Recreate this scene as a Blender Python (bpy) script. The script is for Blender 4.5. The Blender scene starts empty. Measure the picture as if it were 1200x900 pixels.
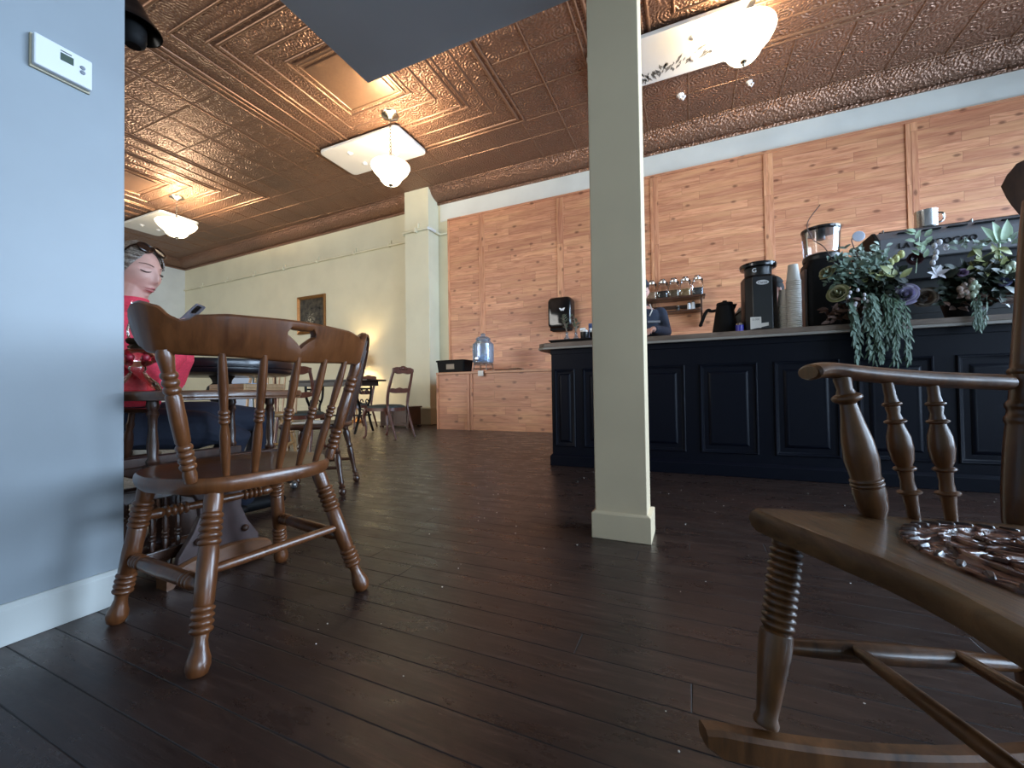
import bpy, bmesh, math, random
from mathutils import Vector, Matrix, Euler
R_ = math.radians
random.seed(7)
COL = bpy.context.scene.collection
SC = bpy.context.scene

# ------------------------------------------------------------------ camera numbers
CF, CH = 478.0, 0.665
_yaw, _pit, _rol = R_(23.8), R_(1.0), R_(0.83)
_F0 = Vector((-math.sin(_yaw), math.cos(_yaw), 0)); _R0 = Vector((math.cos(_yaw), math.sin(_yaw), 0)); _U0 = Vector((0, 0, 1))
_F = _F0*math.cos(_pit) + _U0*math.sin(_pit); _U = _R0.cross(_F)
_R = _R0*math.cos(_rol) - _U*math.sin(_rol); _Uc = _U*math.cos(_rol) + _R0*math.sin(_rol)
def at(px, py, Y):
    """point of the plane y = Y that the photograph shows at a pixel"""
    r = _F + _R*((px-600)/CF) - _Uc*((py-450)/CF)
    return Vector((0, 0, CH)) + r*(Y/r.y)
def RF(r, f, z=0.0):
    return Vector((-.4035*f+.915*r, .915*f+.4035*r, z))

# ------------------------------------------------------------------ mesh builder
def frame_from(d):
    d = Vector(d).normalized()
    a = Vector((0, 0, 1)) if abs(d.z) < .95 else Vector((1, 0, 0))
    x = a.cross(d).normalized(); y = d.cross(x)
    return x, y, d
class G:
    def __init__(self): self.v = []; self.f = []; self.mi = []; self.cur = 0
    def add(self, vs, fs, M=None):
        b = len(self.v)
        for p in vs:
            p = Vector(p); self.v.append(M @ p if M else p)
        for f in fs: self.f.append([b+i for i in f]); self.mi.append(self.cur)
        return self
    def box(self, c, s, M=None):
        x, y, z = c; a, b, d = s[0]/2, s[1]/2, s[2]/2
        vs = [(x+i*a, y+j*b, z+k*d) for k in (-1, 1) for j in (-1, 1) for i in (-1, 1)]
        return self.add(vs, [(0, 2, 3, 1), (4, 5, 7, 6), (0, 1, 5, 4), (2, 6, 7, 3), (0, 4, 6, 2), (1, 3, 7, 5)], M)
    def box2(self, lo, hi, M=None):
        return self.box([(lo[i]+hi[i])/2 for i in range(3)], [hi[i]-lo[i] for i in range(3)], M)
    def loft(self, rings, cap=True, closed=False, M=None):
        n = len(rings[0]); vs = [p for r in rings for p in r]; fs = []
        m = len(rings); rng = range(m if closed else m-1)
        for i in rng:
            j = (i+1) % m
            for k in range(n):
                l = (k+1) % n
                fs.append((i*n+k, i*n+l, j*n+l, j*n+k))
        if cap and not closed:
            fs.append(tuple(range(n-1, -1, -1))); fs.append(tuple((m-1)*n+k for k in range(n)))
        return self.add(vs, fs, M)
    def lathe(self, prof, a=(0, 0, 0), b=(0, 0, 1), seg=16, M=None, sx=1.0, sy=1.0, cap=True):
        """prof = [(t, r)], t runs from a (0) to b (1)"""
        a, b = Vector(a), Vector(b); x, y, d = frame_from(b-a); rings = []
        for t, r in prof:
            c = a + (b-a)*t; r = max(r, 1e-5)
            rings.append([c + x*(r*sx*math.cos(2*math.pi*k/seg)) + y*(r*sy*math.sin(2*math.pi*k/seg)) for k in range(seg)])
        return self.loft(rings, cap, False, M)
    def tube(self, path, r, seg=8, closed=False, M=None, ends=False, flat=1.0):
        path = [Vector(p) for p in path]; n = len(path)
        rr = list(r) if isinstance(r, (list, tuple)) else [r]*n
        if ends and not closed:
            d0 = (path[0]-path[1]).normalized(); d1 = (path[-1]-path[-2]).normalized()
            pre = [(path[0]+d0*rr[0]*s, rr[0]*c) for s, c in ((.98, .2), (.8, .6), (.45, .89))]
            post = [(path[-1]+d1*rr[-1]*s, rr[-1]*c) for s, c in ((.45, .89), (.8, .6), (.98, .2))]
            path = [p for p, _ in pre]+path+[p for p, _ in post]; rr = [q for _, q in pre]+rr+[q for _, q in post]; n = len(path)
        tang = []
        for i in range(n):
            p0 = path[(i-1) % n] if (closed or i > 0) else path[i]
            p1 = path[(i+1) % n] if (closed or i < n-1) else path[i]
            tang.append((p1-p0).normalized())
        x, y, _ = frame_from(tang[0]); rings = []
        for i in range(n):
            t = tang[i]; x = (x - t*x.dot(t))
            if x.length < 1e-6: x = frame_from(t)[0]
            x.normalize(); y = t.cross(x)
            rings.append([path[i] + x*(rr[i]*math.cos(2*math.pi*k/seg)) + y*(rr[i]*flat*math.sin(2*math.pi*k/seg)) for k in range(seg)])
        return self.loft(rings, True, closed, M)
    def prism(self, poly, z0, z1, M=None):
        n = len(poly)
        return self.add([(p[0], p[1], z0) for p in poly]+[(p[0], p[1], z1) for p in poly],
                        [tuple(range(n-1, -1, -1)), tuple(range(n, 2*n))]+[(i, (i+1) % n, n+(i+1) % n, n+i) for i in range(n)], M)
    def ball(self, c, r, seg=14, rings=9, M=None):
        c = Vector(c); r = (r, r, r) if not isinstance(r, (tuple, list)) else r; rs = []
        for i in range(rings+1):
            a = -math.pi/2+math.pi*i/rings; q = max(math.cos(a), 1e-4)
            rs.append([c+Vector((r[0]*q*math.cos(2*math.pi*k/seg), r[1]*q*math.sin(2*math.pi*k/seg), r[2]*math.sin(a))) for k in range(seg)])
        return self.loft(rs, True, False, M)
    def quad(self, a, b, c, d, M=None): return self.add([a, b, c, d], [(0, 1, 2, 3)], M)
    def join(self, o, M=None): return self.add(o.v, o.f, M)
    def mesh(self, name, smooth=True, angle=40):
        me = bpy.data.meshes.new(name); me.from_pydata([tuple(p) for p in self.v], [], self.f)
        bm = bmesh.new(); bm.from_mesh(me); bmesh.ops.recalc_face_normals(bm, faces=bm.faces); bm.to_mesh(me); bm.free()
        if smooth:
            me.shade_smooth(); me.set_sharp_from_angle(angle=R_(angle))
        return me
    def obj(self, name, m, parent=None, smooth=True, angle=40, bevel=0, seg=2):
        me = self.mesh(name, smooth, angle); o = bpy.data.objects.new(name, me); COL.objects.link(o)
        for q in (m if isinstance(m, (list, tuple)) else [m]): me.materials.append(q)
        if any(self.mi):
            for p, i in zip(me.polygons, self.mi): p.material_index = i
        if parent is not None: o.parent = parent
        if bevel:
            md = o.modifiers.new('edge', 'BEVEL'); md.width = bevel; md.segments = seg; md.limit_method = 'ANGLE'; md.angle_limit = R_(35)
        return o
def smoothed(g, name, m, parent, voxel, it=4, fac=.5):
    """one continuous skin over overlapping forms"""
    me = g.mesh(name, False); o = bpy.data.objects.new(name, me); COL.objects.link(o)
    md = o.modifiers.new('r', 'REMESH'); md.mode = 'VOXEL'; md.voxel_size = voxel
    ms = o.modifiers.new('s', 'SMOOTH'); ms.factor = fac; ms.iterations = it
    dg = bpy.context.evaluated_depsgraph_get(); dg.update()
    me2 = bpy.data.meshes.new_from_object(o.evaluated_get(dg))
    o.modifiers.clear(); o.data = me2; me2.name = name; me2.shade_smooth()
    me2.materials.clear(); me2.materials.append(m)
    if parent is not None: o.parent = parent
    return o
def tag(o, label=None, cat=None, group=None, kind=None):
    if label: o['label'] = label
    if cat: o['category'] = cat
    if group: o['group'] = group
    if kind: o['kind'] = kind
    return o
def thing(name, label, cat, loc=(0, 0, 0), rz=0.0, group=None):
    o = bpy.data.objects.new(name, None); COL.objects.link(o); o.empty_display_size = .05
    o.location = loc; o.rotation_euler = (0, 0, rz)
    return tag(o, label, cat, group)
def dup(root, loc=None, rz=None, label=None, group=None):
    r = root.copy(); COL.objects.link(r)
    if loc is not None: r.location = loc
    if rz is not None: r.rotation_euler = (0, 0, rz)
    if label: r['label'] = label
    if group: r['group'] = group
    for ch in [c for c in bpy.data.objects if c.parent == root]:
        c = ch.copy(); COL.objects.link(c); c.parent = r
        for g in [q for q in bpy.data.objects if q.parent == ch]:
            d = g.copy(); COL.objects.link(d); d.parent = c
    return r
def struct(o, kind='structure'): o['kind'] = kind; return o
def beads(t0, t1, n, r0, r1, k=5):
    out = []; w = (t1-t0)/n
    for i in range(n):
        for j in range(k+1):
            if j == k and i < n-1: continue
            u = j/k; out.append((t0+w*(i+u), r0+(r1-r0)*math.sin(math.pi*u)**.7 if 0 < u < 1 else r0))
    return out
def lettering(txt, size, depth, m, parent, M, name='lettering', sx=1.0, space=1.0):
    cu = bpy.data.curves.new(name, 'FONT'); cu.body = txt; cu.size = size; cu.extrude = depth; cu.align_x = 'CENTER'; cu.align_y = 'CENTER'; cu.space_character = space
    o = bpy.data.objects.new(name, cu); COL.objects.link(o)
    dg = bpy.context.evaluated_depsgraph_get(); dg.update()
    me = bpy.data.meshes.new_from_object(o.evaluated_get(dg)); bpy.data.objects.remove(o)
    me.transform(M @ Matrix.Diagonal((sx, 1, 1, 1))); me.materials.clear(); me.materials.append(m)
    o = bpy.data.objects.new(name, me); COL.objects.link(o); o.parent = parent
    return o
def catmull(pts, n=8):
    pts = [Vector(p) for p in pts]; out = []
    for i in range(len(pts)-1):
        p0 = pts[max(i-1, 0)]; p1 = pts[i]; p2 = pts[i+1]; p3 = pts[min(i+2, len(pts)-1)]
        for j in range(n):
            t = j/n
            out.append(.5*((2*p1)+(p2-p0)*t+(2*p0-5*p1+4*p2-p3)*t*t+(3*p1-p0-3*p2+p3)*t**3))
    out.append(pts[-1]); return out
def lerp(tbl, x):
    if x <= tbl[0][0]: return tbl[0][1]
    for (a, b), (c, d) in zip(tbl, tbl[1:]):
        if x <= c:
            t = (x-a)/(c-a); t = t*t*(3-2*t); return b+(d-b)*t
    return tbl[-1][1]

# ------------------------------------------------------------------ materials
def lin(c): return tuple(((x/255)/12.92 if x/255 <= .04045 else ((x/255+.055)/1.055)**2.4) for x in c)+(1.0,)
class M_:
    def __init__(self, name):
        self.m = bpy.data.materials.new(name); self.m.use_nodes = True; self.t = self.m.node_tree
        self.t.nodes.clear(); self.out = self.t.nodes.new('ShaderNodeOutputMaterial')
    def n(self, typ, props=None, **inp):
        nd = self.t.nodes.new('ShaderNode'+typ)
        for k, v in (props or {}).items(): setattr(nd, k, v)
        for k, v in inp.items():
            if k[0] == 'i' and k[1:].isdigit(): s = nd.inputs[int(k[1:])]
            else: s = nd.inputs[k.replace('_', ' ')]
            if isinstance(v, bpy.types.NodeSocket): self.t.links.new(v, s)
            else: s.default_value = v
        return nd
    def coord(self, scale=(1, 1, 1), rot=(0, 0, 0)):
        c = self.n('TexCoord').outputs['Object']
        return self.n('Mapping', None, Vector=c, Scale=scale, Rotation=rot).outputs[0]
    def noise(self, vec, scale=5, detail=4, rough=.5, dist=0): return self.n('TexNoise', None, Vector=vec, Scale=scale, Detail=detail, Roughness=rough, Distortion=dist).outputs[0]
    def math(self, op, a, b=0.0, c=0.0): return self.n('Math', {'operation': op}, i0=a, i1=b, i2=c).outputs[0]
    def ramp(self, fac, stops):
        nd = self.n('ValToRGB', None, Fac=fac); e = nd.color_ramp.elements
        while len(e) > 1: e.remove(e[-1])
        e[0].position, e[0].color = stops[0]
        for p, c in stops[1:]: q = e.new(p); q.color = c
        return nd.outputs[0]
    def mix(self, fac, a, b, mode='MIX'):
        nd = self.n('Mix', {'data_type': 'RGBA', 'blend_type': mode}, Factor=fac)
        for s, v in ((nd.inputs[6], a), (nd.inputs[7], b)):
            if isinstance(v, bpy.types.NodeSocket): self.t.links.new(v, s)
            else: s.default_value = v
        return nd.outputs[2]
    def bump(self, h, strength=.3, dist=.01, normal=None):
        nd = self.n('Bump', None, Height=h, Strength=strength, Distance=dist)
        if normal is not None: self.t.links.new(normal, nd.inputs['Normal'])
        return nd.outputs[0]
    def bsdf(self, **inp):
        b = self.n('BsdfPrincipled', None, **inp); self.t.links.new(b.outputs[0], self.out.inputs[0]); return self.m
def flat(name, c, rough=.5, metal=0.0, var=.0, bump=0.0, coat=0.0, scale=30, spec=.5, sheen=0):
    k = M_(name); c = lin(c); a = dict(Roughness=rough, Metallic=metal)
    a['Coat Weight'] = coat; a['Specular IOR Level'] = spec
    if sheen: a['Sheen Weight'] = sheen
    n = k.noise(k.coord(), scale, 4)
    lo = tuple(x*(1-var) for x in c[:3])+(1,); hi = tuple(min(x*(1+var), 1) for x in c[:3])+(1,)
    a['Base Color'] = k.ramp(n, [(.3, lo), (.7, hi)])
    if bump: a['Normal'] = k.bump(n, bump, .004)
    b = k.n('BsdfPrincipled')
    for q, v in a.items():
        if isinstance(v, bpy.types.NodeSocket): k.t.links.new(v, b.inputs[q])
        else: b.inputs[q].default_value = v
    k.t.links.new(b.outputs[0], k.out.inputs[0]); return k.m
def wood(name, c1, c2, rough=.32, coat=.25, st=(14, 14, 1.6), bump=.08, worn=None):
    k = M_(name); v = k.coord(st)
    g = k.noise(v, 3.0, 6, .6, .6); big = k.noise(k.coord((3, 3, 3)), 1.5, 3)
    col = k.ramp(g, [(.3, lin(c1)), (.68, lin(c2))])
    col = k.mix(.35, col, k.ramp(big, [(.3, lin(c1)), (.7, lin(c2))]))
    if worn:
        w = k.math('GREATER_THAN', k.noise(k.coord((60, 60, 25)), 1.0, 5), .64); col = k.mix(k.math('MULTIPLY', w, .7), col, lin(worn))
    b = k.n('BsdfPrincipled', None, Base_Color=col, Roughness=k.n('MapRange', None, Value=g, i3=rough-.06, i4=rough+.12).outputs[0], Normal=k.bump(g, bump, .003))
    b.inputs['Coat Weight'].default_value = coat; b.inputs['Coat Roughness'].default_value = .15
    k.t.links.new(b.outputs[0], k.out.inputs[0]); return k.m
def glass(name, tint=(255, 255, 255), refl=.9, haze=0.0):
    k = M_(name); lw = k.n('LayerWeight', None, Blend=.25)
    f = k.math('MINIMUM', k.math('ADD', k.math('MULTIPLY', lw.outputs['Fresnel'], refl), .04), 1.0)
    tr = k.n('BsdfTransparent', None, Color=lin(tint)).outputs[0]
    gl = k.n('BsdfGlossy', None, Roughness=.04, Color=(1, 1, 1, 1)).outputs[0]
    s = k.n('MixShader', None, i0=f, i1=tr, i2=gl).outputs[0]
    if haze:
        df = k.n('BsdfDiffuse', None, Color=(.8, .85, .92, 1)).outputs[0]; s = k.n('MixShader', None, i0=haze, i1=s, i2=df).outputs[0]
    k.t.links.new(s, k.out.inputs[0]); return k.m
def emit(name, c, strength):
    k = M_(name); b = k.n('BsdfPrincipled', None, Base_Color=(.9, .88, .82, 1), Roughness=.35, Emission_Color=lin(c), Emission_Strength=strength)
    k.t.links.new(b.outputs[0], k.out.inputs[0]); return k.m

def mat_floor():
    k = M_('dark plank floor'); c = k.n('TexCoord').outputs['Object']; s = k.n('SeparateXYZ', None, Vector=c)
    W = .092; yr = k.math('DIVIDE', s.outputs[1], W); row = k.math('FLOOR', yr); fy = k.math('FRACT', yr)
    rnd = k.n('TexWhiteNoise', {'noise_dimensions': '1D'}, W=row).outputs[0]
    xo = k.math('DIVIDE', k.math('ADD', s.outputs[0], k.math('MULTIPLY', rnd, 9.0)), 3.1); seg = k.math('FLOOR', xo); fx = k.math('FRACT', xo)
    cid = k.n('CombineXYZ', None, X=row, Y=seg).outputs[0]
    r2 = k.n('TexWhiteNoise', {'noise_dimensions': '2D'}, Vector=cid).outputs[0]
    edge = k.math('MINIMUM', fy, k.math('SUBTRACT', 1.0, fy)); edgex = k.math('MULTIPLY', k.math('MINIMUM', fx, k.math('SUBTRACT', 1.0, fx)), 3.1/W)
    e = k.math('MINIMUM', edge, edgex)
    wob = k.noise(k.coord((2, 2, 2)), 3, 3)
    gap = k.n('MapRange', {'clamp': True}, Value=e, i1=.004, i2=k.math('ADD', .004, k.math('MULTIPLY', wob, .045)), i3=1.0, i4=0.0).outputs[0]
    grain = k.noise(k.n('Mapping', None, Vector=k.n('CombineXYZ', None, X=s.outputs[0], Y=s.outputs[1], Z=k.math('MULTIPLY', row, 3.7)).outputs[0], Scale=(2.2, 26, 1)).outputs[0], 2.5, 7, .65, .4)
    big = k.noise(k.coord((.8, .8, 1)), 1.3, 4, .6); mid = k.noise(k.coord((3, 6, 1)), 1.6, 6, .7)
    col = k.ramp(grain, [(.25, lin((38, 28, 25))), (.55, lin((60, 45, 39))), (.8, lin((92, 72, 62)))])
    col = k.mix(k.n('MapRange', None, Value=big, i1=.45, i2=.7, i3=0.0, i4=.5).outputs[0], col, lin((76, 50, 40)))
    col = k.mix(k.math('MULTIPLY', r2, .35), col, lin((36, 24, 21)))
    scr = k.math('GREATER_THAN', k.noise(k.n('Mapping', None, Vector=c, Scale=(3, 22, 1), Rotation=(0, 0, .5)).outputs[0], 4, 6, .75), .655)
    col = k.mix(k.math('MULTIPLY', scr, .35), col, lin((126, 108, 98)))
    col = k.mix(gap, col, lin((12, 8, 7)))
    rough = k.math('ADD', k.n('MapRange', None, Value=mid, i1=.3, i2=.7, i3=.20, i4=.44).outputs[0], k.math('MULTIPLY', gap, .4))
    h = k.math('SUBTRACT', k.math('ADD', k.math('MULTIPLY', grain, .22), k.math('ADD', k.math('MULTIPLY', mid, .35), k.math('MULTIPLY', r2, .25))), k.math('MULTIPLY', gap, 1.0))
    return k.bsdf(Base_Color=col, Roughness=rough, Normal=k.bump(h, .5, .004))

def mat_cedar(name='knotty cedar boards', ax='x'):
    k = M_(name); c = k.n('TexCoord').outputs['Object']; s = k.n('SeparateXYZ', None, Vector=c)
    u, z = (s.outputs[0], s.outputs[2]) if ax == 'x' else (s.outputs[2], s.outputs[0])
    H = .135; zr = k.math('DIVIDE', z, H); row = k.math('FLOOR', zr); fz = k.math('FRACT', zr)
    rnd = k.n('TexWhiteNoise', {'noise_dimensions': '1D'}, W=row).outputs[0]
    xo = k.math('DIVIDE', k.math('ADD', u, k.math('MULTIPLY', rnd, 5.0)), 1.15); seg = k.math('FLOOR', xo); fx = k.math('FRACT', xo)
    cid = k.n('CombineXYZ', None, X=row, Y=seg).outputs[0]
    r2 = k.n('TexWhiteNoise', {'noise_dimensions': '2D'}, Vector=cid).outputs[0]
    e = k.math('MINIMUM', k.math('MINIMUM', fz, k.math('SUBTRACT', 1.0, fz)), k.math('MULTIPLY', k.math('MINIMUM', fx, k.math('SUBTRACT', 1.0, fx)), 1.15/H))
    gap = k.n('MapRange', {'clamp': True}, Value=e, i1=.0, i2=.035, i3=1.0, i4=0.0).outputs[0]
    vec = k.n('CombineXYZ', None, X=u, Y=z, Z=k.math('MULTIPLY', k.math('ADD', row, k.math('MULTIPLY', seg, 7.0)), 2.3)).outputs[0]
    g = k.noise(k.n('Mapping', None, Vector=vec, Scale=(1.6, 16, 1)).outputs[0], 1.6, 5, .6, .8)
    g2 = k.noise(k.n('Mapping', None, Vector=vec, Scale=(.7, 7, 1)).outputs[0], 1.5, 3, .5, .4)
    vo = k.n('TexVoronoi', {'voronoi_dimensions': '2D', 'feature': 'F1'}, Vector=k.n('Mapping', None, Vector=k.n('CombineXYZ', None, X=u, Y=z).outputs[0], Scale=(1.0, 1.9, 1)).outputs[0], Scale=2.3, Randomness=1.0)
    kn = k.n('MapRange', {'clamp': True}, Value=k.math('ADD', vo.outputs[0], k.math('MULTIPLY', k.math('SUBTRACT', g, .5), .12)), i1=.045, i2=.12, i3=1.0, i4=0.0).outputs[0]
    vr = k.n('SeparateColor', None, Color=vo.outputs[1]).outputs[0]
    kn = k.math('MULTIPLY', kn, k.math('GREATER_THAN', vr, .42))
    col = k.ramp(g, [(.28, lin((166, 108, 78))), (.5, lin((206, 144, 108))), (.72, lin((228, 172, 134)))])
    col = k.mix(k.math('MULTIPLY', r2, .6), col, lin((160, 100, 74)))
    col = k.mix(k.n('MapRange', None, Value=g2, i1=.45, i2=.75, i3=0.0, i4=.5).outputs[0], col, lin((222, 172, 122)))
    col = k.mix(k.math('MULTIPLY', kn, .72), col, lin((98, 56, 38)))
    col = k.mix(k.math('MULTIPLY', gap, .5), col, lin((104, 62, 42)))
    return k.bsdf(Base_Color=col, Roughness=.42, Normal=k.bump(k.math('SUBTRACT', k.math('MULTIPLY', g, .15), gap), .14, .003))

def mat_tin(name='embossed copper tin', cove=False):
    k = M_(name); c = k.n('TexCoord').outputs['Object']; s = k.n('SeparateXYZ', None, Vector=c)
    T = .30
    u = k.math('DIVIDE', s.outputs[0], T); v = k.math('DIVIDE', s.outputs[2] if cove else s.outputs[1], T)
    fu = k.math('SUBTRACT', k.math('FRACT', u), .5); fv = k.math('SUBTRACT', k.math('FRACT', v), .5)
    d = k.math('SQRT', k.math('ADD', k.math('MULTIPLY', fu, fu), k.math('MULTIPLY', fv, fv)))
    ang = k.math('ARCTAN2', fv, fu)
    pet = k.math('SINE', k.math('ADD', k.math('MULTIPLY', ang, 8.0), k.math('MULTIPLY', d, 26.0)))
    ring = k.math('SINE', k.math('MULTIPLY', d, 46.0))
    fade = k.n('MapRange', {'clamp': True}, Value=d, i1=.40, i2=.5, i3=1.0, i4=.15).outputs[0]
    h = k.math('MULTIPLY', k.math('ADD', k.math('MULTIPLY', pet, .5), ring), fade)
    vo = k.n('TexVoronoi', {'feature': 'SMOOTH_F1'}, Vector=c, Scale=34.0, Smoothness=.35).outputs[0]
    no = k.noise(c, 22, 4, .6)
    h = k.math('ADD', k.math('MULTIPLY', h, .34), k.math('ADD', k.math('MULTIPLY', vo, 1.1), k.math('MULTIPLY', no, 1.0)))
    big = k.noise(c, .7, 3)
    col = k.ramp(big, [(.35, lin((122, 93, 76))), (.65, lin((144, 107, 85)))])
    return k.bsdf(Base_Color=col, Metallic=.55, Roughness=.36, Normal=k.bump(h, 1.0 if cove else .75, .014))

def paint(name, c, rough=.5, bump=.05, smudge=0.0, spec=.5):
    k = M_(name); n = k.noise(k.coord(), 55, 5); big = k.noise(k.coord(), 1.6, 4)
    cc = lin(c); d = tuple(x*(1-.10-smudge) for x in cc[:3])+(1,)
    return k.bsdf(Base_Color=k.ramp(big, [(.25, d), (.6, cc)]), Roughness=rough, Normal=k.bump(n, bump, .003), Specular_IOR_Level=spec)

MAT = dict(
    floor=mat_floor(), cedar=mat_cedar(), batten=mat_cedar('cedar batten', 'z'), tin=mat_tin(), tincove=mat_tin('embossed copper cove', True),
    tinplain=flat('copper painted moulding', (134, 102, 80), .34, .55, .06),
    partition=paint('pale partition paint', (154, 162, 168), .42, .06, .05), cream=paint('cream wall paint', (214, 210, 184), .55), greywhite=paint('cool grey wall paint', (216, 218, 212), .42, .06, .05),
    column=paint('greige column paint', (232, 210, 174), .45, .05, .03), soffit=paint('grey soffit paint', (182, 184, 186), .6),
    trimwhite=paint('white trim paint', (214, 216, 212), .38), creamtrim=paint('cream trim paint', (222, 218, 192), .4),
    chair=wood('amber brown varnished maple', (70, 38, 19), (118, 70, 37), .30, .35, worn=None),
    dark=wood('dark walnut varnish', (40, 24, 17), (76, 46, 31), .30, .3),
    rocker=wood('aged oak varnish', (46, 28, 15), (126, 82, 45), .34, .35, (10, 10, 2.5), .14),
    rockerseat=wood('aged oak seat', (48, 31, 19), (134, 96, 60), .34, .35, (3, 30, 8), .3),
    mahog=wood('red mahogany', (58, 28, 20), (98, 52, 36), .32, .3),
    pale=wood('pale honey wood', (136, 100, 62), (176, 138, 90), .38, .2),
    table=wood('brown table wood', (84, 52, 33), (128, 86, 56), .3, .4, (18, 2, 8)),
    navy=paint('dark navy cabinet paint', (8, 12, 24), .45, .04, 0.0, .16), 
    top=wood('oiled plank worktop', (84, 70, 60), (134, 116, 102), .4, .1, (1.5, 16, 10)),
    topedge=paint('grey worktop edge', (150, 144, 136), .45),
    black=flat('black plastic', (16, 16, 18), .35), blackmat=flat('matt black', (13, 13, 14), .65, spec=.2), blackmetal=flat('black painted iron', (12, 12, 13), .3, .3),
    steel=flat('brushed steel', (190, 190, 188), .22, 1.0), nickel=flat('brushed nickel', (170, 164, 150), .25, 1.0), charcoal=flat('charcoal enamel', (112, 112, 116), .36, .1),
    white=flat('white plastic', (226, 228, 230), .4), paper=flat('white paper', (228, 224, 216), .7), offwhite=flat('ivory panel paint', (222, 220, 214), .5, bump=.05),
    glass=glass('clear glass'), hazeglass=glass('water filled glass', (214, 230, 245), .9, .12), sweaterglass=glass('reflection tinted lamp glass', (255, 228, 226), 1.0),
    bowl=emit('frosted lit glass', (255, 232, 190), 2.4), skin=flat('fair skin', (214, 164, 148), .5, 0, .05), red=flat('coral red knit', (224, 62, 84), .8, 0, .12, .25, scale=120),
    navycloth=flat('navy cloth', (26, 32, 48), .85, 0, .12, .2, scale=60), hair=flat('ash blonde hair', (140, 126, 110), .5, 0, .3, .3, scale=60),
    blackhair=flat('black cloth cap', (14, 13, 15), .8, 0, .2), screen=flat('grey green lcd', (78, 92, 82), .2), leather=None,
    gold=flat('aged gilt frame', (140, 98, 52), .4, .5, .25, .3), lip=flat('rose lips', (188, 116, 114), .45), lash=flat('dark lashes', (40, 28, 26), .6),
    paleblue=flat('pale blue board', (188, 206, 232), .5), linen=flat('pale cushion', (206, 192, 158), .8), blue=flat('blue plastic', (48, 92, 160), .35),
    yellow=flat('yellow sticker', (214, 178, 60), .5), rope=flat('white tag', (224, 224, 220), .6))
def _leather():
    k = M_('tooled leather'); c = k.coord(); s = k.n('TexWave', {'wave_type': 'RINGS', 'rings_direction': 'Z'}, Vector=c, Scale=9.0, Distortion=14.0, Detail=2.0, Detail_Scale=1.4).outputs[1]
    v = k.n('TexVoronoi', None, Vector=c, Scale=70).outputs[0]; h = k.math('ADD', s, k.math('MULTIPLY', v, .3))
    return k.bsdf(Base_Color=k.ramp(s, [(.3, lin((72, 42, 32))), (.7, lin((134, 90, 70)))]), Roughness=.27, Normal=k.bump(h, .9, .006))
MAT['leather'] = _leather()
# ================================================================== ROOM
XL, XR, YF, ZC = -14.9, 5.5, -3.0, 4.95
WPTS = [(XR, 7.4), (-5.3, 7.4), (XL, 7.75)]
def wall_y(x): return 7.4 if x > -5.3 else 7.4+(-5.3-x)/(-5.3-XL)*.35
g = G(); g.box2((XL-.2, YF-.2, -.12), (XR+.2, 8.0, 0)); struct(g.obj('floor', MAT['floor'], None, False))
g = G(); g.box2((XL-.2, YF-.2, ZC), (XR+.2, 8.0, ZC+.12)); struct(g.obj('ceiling', MAT['tin'], None, False))
g = G(); g.prism([(XR, 7.4), (XR, 8.0), (XL, 8.0), (XL, 7.75), (-5.3, 7.4)], 0, ZC); struct(g.obj('wall_back', MAT['cream'], None, False))
g = G(); g.box2((XL-.2, YF-.2, 0), (XL, 8.0, ZC)); struct(g.obj('wall_left', MAT['greywhite'], None, False))
g = G(); WX0, WX1 = -11.6, -4.6
for a, b, c, d in ((XL, WX0, 0, ZC), (WX1, XR, 0, ZC), (WX0, WX1, 0, .8), (WX0, WX1, 4.1, ZC)): g.box2((a, YF-.2, c), (b, YF, d))
struct(g.obj('wall_front', MAT['cream'], None, False))
w = G()
for i in range(5): x = WX0+(WX1-WX0)*i/4; w.box2((x-.03, YF-.12, .8), (x+.03, YF-.06, 4.1))
for z in (.83, 2.9, 4.07): w.box2((WX0, YF-.11, z-.03), (WX1, YF-.07, z+.03))
wo = struct(w.obj('window_3', MAT['trimwhite'], None, False))  # unseen window, added to brighten the far cream wall
p = G(); p.box2((WX0, YF-.092, .8), (WX1, YF-.088, 4.1)); p.obj('pane', MAT['glass'], wo, False)
# storefront wall with two window openings
g = G()
g.box2((XR, YF-.2, 0), (XR+.2, 8.0, .45)); g.box2((XR, YF-.2, 4.1), (XR+.2, 8.0, ZC))
for a, b in ((YF-.2, -2.7), (1.95, 2.35), (6.95, 8.0)): g.box2((XR, a, .45), (XR+.2, b, 4.1))
struct(g.obj('wall_right', MAT['cream'], None, False))
for i, (a, b) in enumerate(((-2.7, 1.95), (2.35, 6.95))):
    w = G()
    for y in (a, a+(b-a)/3, a+(b-a)*2/3, b): w.box2((XR+.06, y-.03, .45), (XR+.12, y+.03, 4.1))
    for z in (.48, 3.0, 4.07): w.box2((XR+.07, a, z-.03), (XR+.11, b, z+.03))
    wo = struct(w.obj('window_%d' % (i+1), MAT['trimwhite'], None, False))
    p = G(); p.box2((XR+.088, a, .45), (XR+.092, b, 4.1)); p.obj('pane', MAT['glass'], wo, False)
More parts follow.
